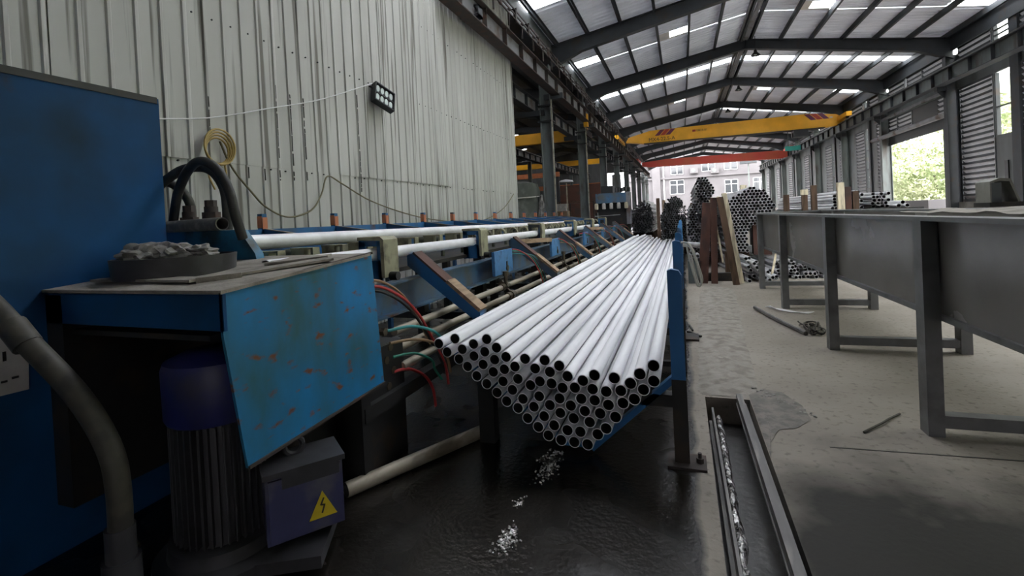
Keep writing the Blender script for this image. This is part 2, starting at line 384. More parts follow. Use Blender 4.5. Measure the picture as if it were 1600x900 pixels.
# ---- rubble and broken edge around the trench
b = MB()
nx, ny = 36, 260
vs = []
for j in range(ny+1):
    for i in range(nx+1):
        y = 3.45+j*5.2/ny; u = i/nx; x = .02+.035*(y-3.45)+u*(.42+.03*(y-3.45)); e = math.sin(PI*u)*min(1, (y-3.4)/.2, (8.65-y)/1.5)
        h = max(0, e)*(.014+.022*max(0, noise.noise((x*5, y*2.2, 0))+.3)+.010*noise.noise((x*16, y*13, 1))+.008*noise.noise((x*45, y*40, 4)))
        vs.append((x, y, -.003+h))
b.add(vs, [(j*(nx+1)+i, j*(nx+1)+i+1, (j+1)*(nx+1)+i+1, (j+1)*(nx+1)+i) for j in range(ny) for i in range(nx)])
o = b.build('dirt_ridge', 'dust', kind='stuff'); tag(o, 'pale dusty dirt ridge along the floor beyond the trench', 'dirt')
b = MB()
for i in range(60):
    a = random.random(); x = .40+a*.30+random.uniform(-.03, .03); y = 3.62-a*.42+random.uniform(-.05, .05); r = random.uniform(.003, .014)
    b.blob((x, y, r*.5), (r, r*1.2, r*.7), i, .3, 1)
o = b.build('broken_concrete', 'conc', kind='stuff'); tag(o, 'broken concrete crumbs at the chipped trench corner', 'rubble')
# trench rails
b = MB().bar((.155, -1.5, -.035), (.125, 3.22, -.035), .012, .09).bar((.148, -1.5, -.078), (.118, 3.22, -.078), .03, .008)
tag(b.build('steel_edge', 'rail'), 'thin steel edge strip along the left side of the floor trench', 'edge strip')
b = MB().bar((.345, -1.5, .0), (.300, 3.45, .0), .035, .05).bar((.352, -1.5, -.03), (.307, 3.45, -.03), .06, .01)
tag(b.build('steel_rail', 'rail'), 'heavy worn steel rail along the right side of the floor trench', 'rail')
# ---- outside ground
b = MB().add([(-60, 60, -.02), (60, 60, -.02), (60, 140, -.02), (-60, 140, -.02)], [(0, 1, 2, 3)]).add([(8.7, -20, -.02), (60, -20, -.02), (60, 60, -.02), (8.7, 60, -.02)], [(0, 1, 2, 3)])
o = b.build('trim_1', 'yard', smooth=False); o['kind'] = 'structure'
# ---- left wall of corrugated sheets
WX = -3.7
wl = structure('wall_left', (WX, 2, 0))
def sheet_mesh(width, z0, z1, pitch=.18):
    prof = []; n = int(round(width/pitch))
    for k in range(n):
        y = k*pitch; prof += [(y, 0), (y+.140, 0), (y+.148, .015), (y+.168, .015)]
    prof.append((max(width, prof[-1][0]+.008), 0)); back = [(y, h-.004) for y, h in reversed(prof)]
    b = MB(); b.extr([(h, y, z0) for y, h in prof+back], (0, 0, z1-z0)); return b
up = sheet_mesh(.91, 1.86, 7.3).mesh('upper_sheet', 'wall'); lowm = sheet_mesh(.91, 0, 1.88).mesh('lower_sheet', 'wall')
y = -6.2; k = 0
while y < 10.4:
    for me, dx in ((up, .0), (lowm, -.008)):
        inst('wall_sheet', me, (WX+dx+random.uniform(-.004, .004)+(.006 if k % 2 else 0), y, 0), wl, (random.uniform(-.0015, .0015), random.uniform(-.002, .002), random.uniform(-.006, .006)))
    y += .9; k += 1
WEND = y
b = MB()
for z in (1.05, 1.84, 3.07, 4.3, 5.5):
    for i in range(int((WEND+6)/.18)):
        if z != 3.07 and random.random() < .45: continue
        yy = -6.2+i*.18+.06; b.cyl((WX-.005, yy, z+.004*math.sin(i*5)), (WX+.010, yy, z+.004*math.sin(i*5)), .008, 6)
b.build('sheet_screw', 'dark', wl, kind='stuff')
b = MB()
for y0, za, zb in [(2.65, 2.51, 2.26), (2.82, 2.5, 1.88), (2.97, 2.4, 2.08), (3.75, 2.67, 1.96), (3.93, 2.62, 1.9), (4.09, 2.62, 1.98), (3.75, 3.52, 3.13), (3.37, 1.84, 1.72),
                   (3.52, 1.84, 1.73), (3.67, 1.84, 1.74), (3.82, 1.84, 1.75), (4.0, 1.85, 1.76), (6.86, 4.8, 4.35), (5.69, 3.45, 2.57), (5.0, 2.86, 1.67)]:
    yr = round((y0+6.2-.158)/.18)*.18-6.2+.170; z = za
    while z > zb:
        dz = random.uniform(.03, .16); b.bar((WX+.016, yr-.012, z), (WX+.016, yr-.012+random.uniform(-.003, .003), max(zb, z-dz)), random.uniform(.006, .014), .006, (1, 0, 0)); z -= dz+random.uniform(.0, .03)
b.build('torn_rib', 'ink', wl, kind='stuff', label='black tears along the sheet ribs')
o = MB().box(WX-.12, WX-.09, -6.2, WEND-.05, 0, 7.2).build('wall_left_light_stop', 'greywall'); o['kind'] = 'structure'  # unseen sheet added to stop sky light leaking through the seams
o = MB().box(WX-.16, WX-.02, -6.2, WEND, 7.2, 7.34).build('trim_2', 'frame'); o['kind'] = 'structure'
b = MB()                                         # end wall of the closed room and back wall of the hall
o = MB().box(-16, WX-.02, WEND-.12, WEND-.04, 0, 7.4).build('wall_left_end', 'greywall'); o['kind'] = 'structure'
wb = structure('wall_back', (2, -6.3, 0))
for x0, x1, z0, z1 in ((-4, 3.6, 0, 7.6), (3.6, 4.7, 2.1, 7.6), (4.7, 8.8, 0, 7.6)): MB().box(x0, x1, -6.4, -6.25, z0, z1).build('wall_panel', 'greywall', wb)  # gap left as an unseen doorway, added to light the front faces
# ---- ceiling: rafters, purlins, ribbed sheets, skylights
ce = structure('ceiling', (XM, 20, 6))
for f in FR:
    for s, (xa, xb) in ((0, (XL-.05, XM)), (1, (XR+.05, XM))):
        b = MB(); top = .44; xh = xa+(xb-xa)*.16
        poly = [(xa, rb(xa, f)-.22), (xh, rb(xh, f)+.02), (xb, rb(xb, f)+.10), (xb, rb(xb, f)+top), (xa, rb(xa, f)+top)]
        b.extr([(x, f-.008, z) for x, z in poly], (0, .016, 0))
        for (p, q) in ((0, 1), (1, 2), (4, 3)):
            b.bar((poly[p][0], f, poly[p][1]), (poly[q][0], f, poly[q][1]), .2, .016)
        b.box(xb-.01, xb+.01, f-.1, f+.1, poly[2][1]-.03, poly[2][1]+.33)
        b.build('rafter', 'frame', ce)
PURL = [XL+.12+.95*k for k in range(6)]+[XM-.16, XM+.16]+[XR-.12-.95*k for k in range(6)]
for x in PURL:
    b = MB(); za = rb(x, Y0)+.495; zb = rb(x, Y1)+.495
    b.bar((x, Y0, za), (x, Y1, zb), .012, .17); b.bar((x+.03, Y0, za+.08), (x+.03, Y1, zb+.08), .06, .012); b.bar((x+.03, Y0, za-.08), (x+.03, Y1, zb-.08), .06, .012)
    b.build('purlin', 'frame', ce)
def ribsheet(x0, x1, y0, y1, pitch=.22):
    n = max(1, int(round((y1-y0)/pitch))); p = (y1-y0)/n; prof = []
    for k in range(n):
        y = y0+k*p; prof += [(y, 0), (y+p*.55, 0), (y+p*.66, -.032), (y+p*.88, -.032)]
    prof.append((y1, 0)); b = MB(); vs = []
    for y, h in prof:
        for x in (x0, x1): vs.append((x, y, rb(x, y)+SHEET+h))
        for x in (x0, x1): vs.append((x, y, rb(x, y)+SHEET+h+.004))
    m = len(prof)
    fs = [(i*4, i*4+1, i*4+5, i*4+4) for i in range(m-1)]+[(i*4+2, i*4+6, i*4+7, i*4+3) for i in range(m-1)]
    return b.add(vs, fs)
bays = [(Y0, FR[0])]+[(FR[i], FR[i+1]) for i in range(11)]+[(FR[11], Y1)]
SW = .74
PARTIAL = {4: {0: 'F', 1: 'S', 2: 'S', 3: 'H', 4: 'S', 5: 'S', 6: 'S', 7: 'H', 8: 'S', 9: 'S', 10: 'S', 11: 'F'},
           6: {0: 'F', 1: 'S', 2: 'S', 3: 'H', 4: 'S', 5: 'S', 6: 'S', 7: 'H', 8: 'S', 9: 'S', 10: 'S', 11: 'F'}}
for i, (ya, yb) in enumerate(bays):
    ym = (ya+yb)/2+.1; SW = 1.5 if i == 2 else .74; sk = yb-ya > 4 and ya > 0  # out-of-view bay gets a wider skylight, added for more light
    for (xa, xb, segs) in ((XL-.12, XM, [XL-.12]+PURL[1:6]+[XM-.05]), (XM, XR+.12, [XM+.05]+PURL[9:14]+[XR+.12])):
        segs = sorted(segs)
        if not sk:
            ribsheet(xa, xb, ya, yb).build('roof_sheet', 'roof', ce); continue
        ribsheet(xa, xb, ya, ym-SW/2).build('roof_sheet', 'roof', ce); ribsheet(xa, xb, ym+SW/2, yb).build('roof_sheet', 'roof', ce)
        for j in range(len(segs)-1):
            gi = j if xa < XM-1 else j+6
            x0, x1 = segs[j], segs[j+1]; kind = PARTIAL.get(i, {}).get(gi, 'F')
            def quad(x0, x1, y0, y1, nm, mt, dz=0.0):
                vs = [(x, y, rb(x, y)+SHEET+dz+h) for h in (0, .006) for x, y in ((x0, y0), (x1, y0), (x1, y1), (x0, y1))]
                MB().add(vs, [(0, 1, 2, 3), (7, 6, 5, 4), (0, 4, 5, 1), (1, 5, 6, 2), (2, 6, 7, 3), (3, 7, 4, 0)]).build(nm, mt, ce, smooth=False)
            
            if kind == 'F': quad(x0, x1, ym-SW/2, ym+SW/2, 'skylight', 'sky')
            elif kind == 'S':
                ribsheet(x0, x1, ym-SW/2, ym+SW/2-.10).build('stained_sheet', 'roof', ce)
                quad(x0, x1, ym+SW/2-.10, ym+SW/2-.03, 'stained_sheet', 'rooflt')
                quad(x0, x1, ym+SW/2-.03, ym+SW/2, 'skylight', 'sky')
            else:
                xm = x0+(x1-x0)*.4
                quad(x0, xm, ym-SW/2, ym+SW/2, 'stained_sheet', 'rooflt'); quad(xm, x1, ym-SW/2, ym+SW/2-.1, 'skylight', 'sky'); quad(xm, x1, ym+SW/2-.1, ym+SW/2, 'stained_sheet', 'rooflt')
b = MB().bar((XM, Y0, rb(XM, Y0)+SHEET+.02), (XM, Y1, rb(XM, Y1)+SHEET+.02), .4, .01); b.build('ridge_cap', 'roof', ce)
b = MB()
for d in (-.22, .22):
    b.bar((XM+d, Y0, rb(XM, Y0)+.50), (XM+d, Y1, rb(XM, Y1)+.50), .05, .10)
b.bar((XM, Y0, rb(XM, Y0)+.42), (XM, Y1, rb(XM, Y1)+.42), .14, .02)
b.build('ridge_tray', 'beamlt', ce)
for f in (FR[3], FR[4], FR[5], FR[6], FR[7]):    # hanging lamps by the ridge
    z = rb(XM, f)+.02
    lm = thing('pendant_lamp', 'dark bell pendant lamp under the ridge at the %s rafter from the camera' % ORD[FR.index(f)-3], 'lamp', (XM+.28, f-.25, z-.28), 'pendant lamps under the ridge')
    MB().lathe([(.05, .20), (.06, .12), (.17, .0), (.165, .0), (.05, .10)], (XM+.28, f-.25, z-.28), 16).build('lamp_shade', 'dark', lm)
    MB().cyl((XM+.28, f-.25, z-.1), (XM+.28, f-.25, z+.42), .012, 6).build('stem', 'dark', lm)
    MB().lathe([(.02, .1), (.05, .06), (.05, .02), (.02, -.01)], (XM+.28, f-.25, z-.27), 10).build('bulb', 'lens', lm)
# eave fascia / gutter beams
for s, x in ((0, XL-.02), (1, XR+.02)):
    b = MB(); za, zb = rb(x, Y0), rb(x, Y1)
    b.bar((x, Y0 if s else 8.7, za+.30 if s else rb(x, 8.7)+.30), (x, Y1, zb+.30), .03, .55)
    b.build('eave_beam', 'frame' if s else 'greywall', ce)
# ---- columns
def column(x, f, zt, label, m='column', wd=.24, dp=.34):
    t = thing('steel_column', label, 'column', (x, f, 0), 'steel columns')
    MB().ibeam((x, f, .02), (x, f, zt), wd, dp, .02, (1, 0, 0)).build('shaft', m, t)
    MB().box(x-dp*.7, x+dp*.7, f-wd*.8, f+wd*.8, 0, .025).build('base_plate', 'frame', t)
    return t
for i, f in enumerate(FR[3:]):
    t = column(XL-.27, f, rb(XL, f)-.1, 'grey steel column of the left row, %s from the white wall end' % ORD[i])
    zt = 5.0+.008*(f-17)
    MB().bar((XL-.3, f, zt-.10), (XL+.28, f, zt-.10), .18, .16).build('corbel', 'frame', t)
    MB().bar((XL-.3, f, zt-.55), (XL-1.0, f, zt-.55), .18, .16).build('corbel', 'frame', t)
    b = MB()
    for z in (zt-.38, zt-.85): b.box(XL-.50, XL-.04, f-.16, f+.16, z, z+.04)
    b.build('band', 'dark', t)
    if i < 2:
        MB().cyl((XL-.06, f-.16, 0.05), (XL-.06, f-.16, zt-.2), .018, 8).build('conduit', 'tube', t)
for i, f in enumerate(FR[3:]):
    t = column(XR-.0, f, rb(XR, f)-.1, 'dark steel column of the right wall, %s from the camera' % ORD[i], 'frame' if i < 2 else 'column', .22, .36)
    zt = 4.9+.008*(f-17)
    b = MB().bar((XR+.05, f, zt-.10), (XR-.42, f, zt-.10), .18, .18); b.extr([(XR-.16, f-.01, zt-.18), (XR-.40, f-.01, zt-.18), (XR-.16, f-.01, zt-.45)], (0, .02, 0))
    b.build('corbel', 'frame', t)
# ---- crane runway beams
def runway(x, ya, yb, z, ht, label, web='beamlt', fl='rustdk'):
    za, zb = z+.008*(ya-17), z+.008*(yb-17)
    t = thing('crane_runway', label, 'crane beam', (x, ya, za))
    MB().bar((x, ya, za), (x, yb, zb), .016, ht).build('web', web, t)
    b = MB()
    for k in (-1, 1): b.bar((x, ya, za+k*ht/2), (x, yb, zb+k*ht/2), .26, .02)
    b.build('flange', fl, t)
    MB().bar((x, ya, za+ht/2+.05), (x, yb, zb+ht/2+.05), .05, .08).build('rail', 'rail', t)
    b = MB(); y = ya+.4
    while y < yb:
        zz = z+.008*(y-17); b.box(x-.1, x+.1, y-.008, y+.008, zz-ht/2, zz+ht/2); y += 1.1
    b.build('stiffener', fl, t, kind='stuff')
    return t
rw = runway(XL+.08, 7.0, 58, 5.13, .42, 'rusty steel crane runway beam along the left columns')
runway(XL-.75, WEND+.1, 58, 4.75, .40, 'pale steel crane runway beam behind the left columns', 'beamlt', 'frame')
runway(XR-.36, 3, 58, 5.08, .44, 'grey crane runway beam along the right wall', 'column', 'frame')
t = rw
b = MB(); y = 8
while y < 56:                                     # bracketry of the conductor rail over the runway
    zz = 5.48+.008*(y-17); b.box(XL+.16, XL+.19, y-.02, y+.02, zz-.02, zz+.34); b.box(XL+.19, XL+.36, y-.015, y+.015, zz+.28, zz+.31); b.box(XL+.30, XL+.35, y-.05, y+.05, zz+.05, zz+.28)
    y += .9
b.build('bracket', 'rustdk', t, kind='stuff')
for k in range(3):
    MB().bar((XL+.33, 8, 5.55+.1*k+.008*(8-17)), (XL+.33, 46, 5.55+.1*k+.008*(46-17)), .02, .03).build('conductor_bar', 'rustdk', t)
t = thing('wall_bracket', 'dark steel box bracket fixed under the runway at the white wall top', 'bracket', (XL-.02, 8.2, 5.0))
MB().box(XL-.2, XL+.18, 8.1, 8.3, 4.97, 5.01).box(XL-.2, XL+.18, 8.1, 8.3, 5.14, 5.18).build('shelf_plate', 'frame', t)
MB().box(XL-.2, XL-.17, 8.1, 8.3, 4.97, 5.18).box(XL+.15, XL+.18, 8.1, 8.3, 4.97, 5.18).build('side_plate', 'frame', t)
# ---- right wall
def wpiece(name, y0, y1, z0, z1, m='greywall', x0=XR+.12, x1=XR+.2):
    o = MB().box(x0, x1, y0, y1, z0, z1).build(name, m, wr, smooth=False); return o
wr = structure('wall_right', (XR+.15, 17, 0))
DOOR = (20.1, 25.75, 3.72)
for (ya, yb) in ((-6.3, DOOR[0]), (DOOR[1], 57)):
    wpiece('dado', ya, yb, 0, 1.08, 'conc', XR+.08, XR+.24)
wpiece('wall_band', 3, 58.4, 4.72+.02, 5.46, 'greywall'); wpiece('wall_band', 3, 58.4, 6.08, 6.7, 'frame')
slat = MB().box(-.5, .5, -.006, .006, -.10, .10).mesh('slat', 'louver')
NW = [0]
def louver(y0, y1, z0, z1, single=False, pitch=.165):
    NW[0] += 1
    wn = structure('window_%d' % NW[0], (XR+.16, (y0+y1)/2, z0)); n = int((z1-z0)/pitch+.75)
    b = MB()
    for yy in (y0+.02, y1-.02): b.box(XR+.11, XR+.21, yy-.02, yy+.02, z0, z1)
    b.box(XR+.11, XR+.21, y0, y1, z0-.02, z0+.02); b.box(XR+.11, XR+.21, y0, y1, z1-.02, z1+.02); b.build('frame', 'frame', wn)
    b = MB()
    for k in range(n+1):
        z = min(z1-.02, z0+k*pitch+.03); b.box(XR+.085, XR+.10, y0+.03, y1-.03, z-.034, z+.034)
    b.build('slat_gap_shade', 'frame', wn, kind='stuff')  # dark bars stand in for the shaded gaps between slats
    if single:
        for k in range(n):
            o = inst('slat', slat, (XR+.16, (y0+y1)/2, z0+(k+.5)*pitch), wn); o.scale = (y1-y0-.08, 1, 1); o.rotation_euler = (math.radians(-42), 0, PI/2)
    else:
        b = MB()
        for k in range(n):
            z = z0+(k+.5)*pitch; b.bar((XR+.16, y0+.04, z), (XR+.16, y1-.04, z), .012, .20, (-.67, 0, .74))
        b.build('slats', 'louver', wn, kind='stuff')
def slit(y0, y1, z0, z1, bars):
    NW[0] += 1
    wn = structure('window_%d' % NW[0], (XR+.16, (y0+y1)/2, z0)); b = MB()
    for yy in (y0+.02, y1-.02): b.box(XR+.11, XR+.21, yy-.02, yy+.02, z0, z1)
    for z in bars: b.box(XR+.12, XR+.18, y0, y1, z-.015, z+.015)
    b.build('frame', 'frame', wn); MB().box(XR+.155, XR+.16, y0+.03, y1-.03, z0, z1).build('pane', 'glass', wn)
# bay between the first and second right columns
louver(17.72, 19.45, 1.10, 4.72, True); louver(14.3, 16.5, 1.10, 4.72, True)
slit(16.88, 17.66, 2.95, 4.72, (3.75,)); wpiece('lower_panel', 16.84, 17.7, 1.05, 2.95, 'greywall'); wpiece('mullion', 16.5, 16.86, 1.05, 6.1, 'frame', XR+.05, XR+.22)
wpiece('dark_slot', 17.15, 17.3, 1.3, 2.2, 'dark', XR+.09, XR+.13)
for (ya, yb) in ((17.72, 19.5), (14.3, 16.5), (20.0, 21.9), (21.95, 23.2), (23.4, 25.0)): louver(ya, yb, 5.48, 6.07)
slit(16.9, 17.66, 5.48, 6.07, (5.62, 5.77, 5.92))
# above the door
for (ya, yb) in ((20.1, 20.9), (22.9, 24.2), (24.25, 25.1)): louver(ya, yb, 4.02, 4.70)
wpiece('header_panel', 20.95, 22.85, 4.0, 4.72, 'dark')
wpiece('header', DOOR[0]-.1, DOOR[1]+.1, 3.72, 4.02, 'frame', XR+.12, XR+.2)
do = structure('door_1', (XR+.1, 23, 0))
MB().cyl((XR-.12, DOOR[0]-.1, 3.98), (XR-.12, DOOR[1]+.6, 3.98), .09, 16).build('roller_tube', 'beamlt', do)
MB().box(XR-.05, XR+.12, DOOR[0], DOOR[0]+.12, 0, 3.9).build('door_jamb', 'frame', do); MB().box(XR-.05, XR+.2, DOOR[1]-.12, DOOR[1], 0, 3.9).build('door_jamb', 'beamlt', do)
MB().bar((XR-.1, DOOR[0]-.4, 4.74), (XR-.1, DOOR[1]+.3, 4.74), .05, .10).build('pipe_rail', 'beamlt', do)
MB().box(XR+.1, XR+.16, DOOR[0], DOOR[1], 3.6, 3.72).build('shutter_slats', 'frame', do)
# later bays: louvre, slit, panel, repeated
for k, f in enumerate(FR[5:11]):
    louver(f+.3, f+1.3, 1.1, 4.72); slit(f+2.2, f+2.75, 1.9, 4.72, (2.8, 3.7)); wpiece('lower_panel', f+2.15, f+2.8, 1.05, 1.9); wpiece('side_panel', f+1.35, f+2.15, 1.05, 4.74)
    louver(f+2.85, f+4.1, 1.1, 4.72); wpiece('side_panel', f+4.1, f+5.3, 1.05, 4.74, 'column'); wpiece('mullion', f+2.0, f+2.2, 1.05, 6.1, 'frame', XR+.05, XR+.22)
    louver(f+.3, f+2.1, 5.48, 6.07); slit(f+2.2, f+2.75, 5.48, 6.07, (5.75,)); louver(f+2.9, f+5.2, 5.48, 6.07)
# near bays beside and behind the camera: plain glazed openings over the dado
for f in FR[1:3]:
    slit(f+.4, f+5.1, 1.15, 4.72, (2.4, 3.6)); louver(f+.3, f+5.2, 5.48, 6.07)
    wpiece('mullion', f-.3, f+.4, 1.05, 6.1, 'frame'); wpiece('mullion', f+5.1, f+5.3, 1.05, 6.1, 'frame')
wpiece('near_panel', -6.3, 3.2, 1.0, 6.9)
# ---- left bay beyond the white wall
cl = structure('ceiling_left_bay', (-10, 30, 6))
def rl(x): return 6.55+.16*(min(x+16, -3.6-x))
for i in range(3, 9):
    ya, yb = FR[i]-(3.3 if i == 3 else 0), FR[i+1]; ym = (ya+yb)/2
    for xa, xb in ((-16, -9.8), (-9.8, -3.62)):
        for y0, y1, nm, mt in ((ya, ym-.35, 'roof_sheet', 'roofdk'), (ym+.35, yb, 'roof_sheet', 'roofdk')):
            MB().add([(xa, y0, rl(xa)), (xb, y0, rl(xb)), (xb, y1, rl(xb)), (xa, y1, rl(xa))], [(0, 1, 2, 3)]).build(nm, mt, cl)
        for j in range(5):
            x0 = xa+(xb-xa)*j/5; x1 = xa+(xb-xa)*(j+1)/5; s = (j+i) % 4 == 1
            MB().add([(x0, ym-.35, rl(x0)), (x1, ym-.35, rl(x1)), (x1, ym+.35, rl(x1)), (x0, ym+.35, rl(x0))], [(0, 1, 2, 3)]).build('skylight' if s else 'stained_sheet', 'sky' if s else 'roofdk', cl)
    b = MB().bar((-16, FR[i+1], rl(-16)-.35), (-9.8, FR[i+1], rl(-9.8)-.35), .16, .35).bar((-9.8, FR[i+1], rl(-9.8)-.35), (-3.6, FR[i+1], rl(-3.6)-.35), .16, .35); b.build('rafter', 'frame', cl)
for k in range(7):
    x = -15.5+1.95*k; MB().bar((x, WEND, rl(x)-.1), (x, 47, rl(x)-.1), .06, .18).build('purlin', 'frame', cl)
wlb = structure('wall_left_bay', (-16, 30, 0)); MB().box(-16.15, -16, WEND, 48, 0, 7).build('sheet_wall', 'greywall', wlb)
wfb = structure('wall_far_left_bay', (-10, 47.5, 0))
MB().box(-16, -7.2, 47, 47.15, 0, 2.9).build('lower_wall', 'brick', wfb); MB().box(-16, -7.2, 47, 47.15, 2.9, 8).build('upper_wall', 'greywall', wfb)
MB().box(-7.2, -3.7, 47, 47.15, 5.2, 8).build('upper_wall', 'greywall', wfb); MB().box(-7.2, -3.7, 47, 47.15, 0, 1.6).build('lower_wall', 'brick', wfb)
o = MB().box(-9.5, -5.4, 36, 36.15, 0, 3.6).build('wall_partition', 'brick'); o['kind'] = 'structure'
for i, f in enumerate(FR[4:8]):
    column(-8.2, f+1.4, 4.5, 'thin grey column of the inner left bay, %s from the white wall' % ORD[i], 'column', .16, .2)
runway(-8.2, WEND+1, 46, 4.72, .34, 'pale crane runway beam deep in the left bay', 'beamlt', 'frame')
# ================================================================== BLUE MACHINE (left foreground)
mc = thing('pipe_machine', 'large worn blue pipe working machine with a dusty table top and angled side plate', 'machine', (-1.9, 1.4, 0))
PX = -1.45                                       # plane of the side plate
MB().box(-3.6, -2.40, -.5, 1.66, 0, 1.925).build('cabinet', 'cabinet', mc)
MB().extr([(-2.395, -.5, 1.90), (-2.395, 1.65, 1.90), (-2.395, 1.65, 1.93), (-2.395, -.5, 1.93)], (-.02, 0, 0)).build('top_edge', 'dirty', mc)
# dusty sheet top: slab that rises slightly towards the back
b = MB(); tz = lambda y: 1.052+.052*(y-1.18)/.75
b.extr([(PX+.012, 1.16, tz(1.16)), (PX+.012, 1.97, tz(1.97)), (PX+.012, 1.97, tz(1.97)+.012), (PX+.012, 1.16, tz(1.16)+.012)], (-1.0, 0, 0))
b.build('table_top', 'dust', mc)
b = MB()
for (x0, y0, x1, y1, wd) in ((-2.35, 1.35, -1.70, 1.30, .10), (-1.75, 1.34, -1.50, 1.75, .12), (-1.80, 1.70, -1.58, 1.85, .16)):
    b.bar((x0, y0, tz(y0)+.016), (x1, y1, tz(y1)+.022), wd, .010)
b.bar((-1.72, 1.29, tz(1.3)+.02), (-1.62, 1.40, tz(1.4)+.02), .05, .02)
b.build('loose_sheet', 'dust', mc)
MB().extr([(PX+.005, 1.17, 1.048), (-2.40, 1.17, 1.045), (-2.42, 1.17, .93), (PX+.005, 1.17, .925)], (0, .012, 0)).build('front_fascia', 'cabinet', mc)
b = MB(); poly = [(1.17, 1.052), (1.17, .91), (1.235, .435), (2.04, .46), (1.99, 1.114)]
b.extr([(PX, y, z) for y, z in poly], (-.012, 0, 0)); b.build('side_plate', 'plate', mc)
b = MB()
for (p, q) in (((1.17, 1.056), (1.99, 1.118)), ((1.235, .437), (2.04, .462))): b.bar((PX, p[0], p[1]), (PX, q[0], q[1]), .018, .010)
b.build('rusty_edge', 'rustdk', mc, kind='stuff')
MB().box(-2.40, -2.3, 1.17, 1.95, .2, 1.04).box(-2.4, PX-.02, 1.88, 1.95, .0, 1.04).build('inner_panel', 'dirty', mc)
MB().box(-2.4, -1.55, 1.2, 1.9, .88, .90).build('under_shelf', 'dirty', mc)
MB().box(-2.1, -1.62, 1.55, 1.87, 0, .46).build('lower_frame', 'dirty', mc)
# teal housing behind the table with the dark tube and hoses
b = MB(); b.extr([(-2.95, 1.86, 1.0), (-2.02, 1.86, 1.0), (-2.055, 1.86, 1.14), (-2.155, 1.86, 1.265), (-2.72, 1.86, 1.275), (-2.95, 1.86, 1.275)], (0, .05, 0)); b.build('rear_housing', 'teal', mc)
b = MB().hollow((-2.62, 1.83, 1.30), (-2.085, 1.71, 1.297), .032, .027, 20); b.build('dark_tube', 'rail', mc)
for pts, r in (([(-2.60, 1.84, 1.33), (-2.50, 1.80, 1.47), (-2.36, 1.76, 1.58), (-2.24, 1.74, 1.615), (-2.11, 1.72, 1.56), (-2.04, 1.72, 1.45), (-2.035, 1.74, 1.34), (-2.04, 1.78, 1.22)], .023),
               ([(-2.65, 1.78, 1.50), (-2.56, 1.86, 1.60), (-2.46, 1.9, 1.615), (-2.36, 1.9, 1.58), (-2.29, 1.9, 1.49), (-2.275, 1.9, 1.38), (-2.28, 1.9, 1.27)], .025),
               ([(-2.8, 1.76, 1.56), (-2.70, 1.9, 1.55), (-2.66, 1.98, 1.44), (-2.68, 2.0, 1.27)], .025)):
    MB().tube(smoothpts(pts, 6), r, 12).build('hydraulic_hose', 'rubber', mc)
for x, y, h in ((-2.43, 1.93, .0), (-2.60, 1.93, -.02)):
    b = MB(); b.box(x-.05, x+.055, y-.04, y+.04, 1.27, 1.335+h); b.cyl((x, y, 1.33+h), (x, y, 1.37+h), .045, 6); b.cyl((x, y, 1.37+h), (x, y, 1.40+h), .034, 12); b.cyl((x, y, 1.40+h), (x, y, 1.435+h), .030, 6)
    b.build('hose_fitting', 'rustdk', mc)
MB().tube(smoothpts([(-2.55, .95, 1.20), (-2.22, .93, 1.06), (-2.06, .94, .94), (-1.86, .97, .76), (-1.745, .985, .60), (-1.715, .99, .46), (-1.72, .99, .24)], 7), .034, 14).build('thick_hose', 'khose', mc)
MB().cyl((-1.72, .99, .34), (-1.72, .99, .24), .041, 16).cyl((-1.72, .99, .24), (-1.72, .99, .0), .052, 16).build('hose_coupling', 'motor', mc)
MB().cyl((-2.10, .93, .985), (-2.035, .94, .915), .040, 14).build('hose_sleeve', 'khose', mc)
MB().tube(smoothpts([(-1.86, 1.0, 0.0), (-1.85, 1.0, .10), (-1.80, 1.03, .19), (-1.78, 1.08, .22)], 6), .014, 8).build('thin_hose', 'khose', mc)
cd = MB(); cd.extr([(-2.396, .80, .70), (-2.396, 1.10, .69), (-2.396, 1.105, .84), (-2.396, 1.07, .955), (-2.396, 1.03, .985), (-2.396, .80, .975)], (.004, 0, 0)); cd = cd.build('card', 'paper', mc, label='grey white card with small dark marks')
b = MB()
for y, z, wd, h in ((1.005, .945, .014, .014), (.985, .935, .02, .004), (1.035, .835, .010, .035), (.985, .815, .06, .003), (1.00, .735, .02, .009), (1.03, .742, .018, .008), (1.062, .748, .02, .008)):
    b.box(-2.3925, -2.3905, y-wd/2, y+wd/2, z-h/2, z+h/2)
b.build('mark', 'ink', cd, kind='stuff')
# motor standing in front of the machine
mt = thing('electric_motor', 'dark upright electric motor with navy cap under the blue machine table', 'motor', (-1.69, 1.33, 0))
mx, my = -1.69, 1.33
MB().lathe([(.168, .575), (.176, .59), (.178, .765), (.170, .79), (.12, .812), (.02, .82)], (mx, my, 0), 32).build('fan_cap', 'navy', mt)
b = MB(); b.lathe([(.140, .13), (.140, .58)], (mx, my, 0), 32)
for k in range(40):
    an = 2*PI*k/40; d = Vector((math.cos(an), math.sin(an), 0)); b.bar(Vector((mx, my, .15))+d*.15, Vector((mx, my, .57))+d*.15, .006, .03, d)
b.build('finned_body', 'motor', mt)
MB().lathe([(.22, .0), (.235, .02), (.235, .075), (.19, .09), (.185, .135), (.15, .14)], (mx, my, 0), 32).build('base_flange', 'motor', mt)
MB().rbox((mx+.18, my+.05, .055), (.40, .26, .045), math.radians(28)).build('base_plate', 'motor', mt)
rz = math.radians(52)
bx = Vector((-1.44, 1.46, .235)); R = Matrix.Rotation(rz, 3, 'Z')
tb = MB().rbox(bx, (.27, .17, .25), rz).rbox(bx+R@Vector((0, -.09, 0)), (.25, .012, .22), rz).build('terminal_box', 'navy2', mt)
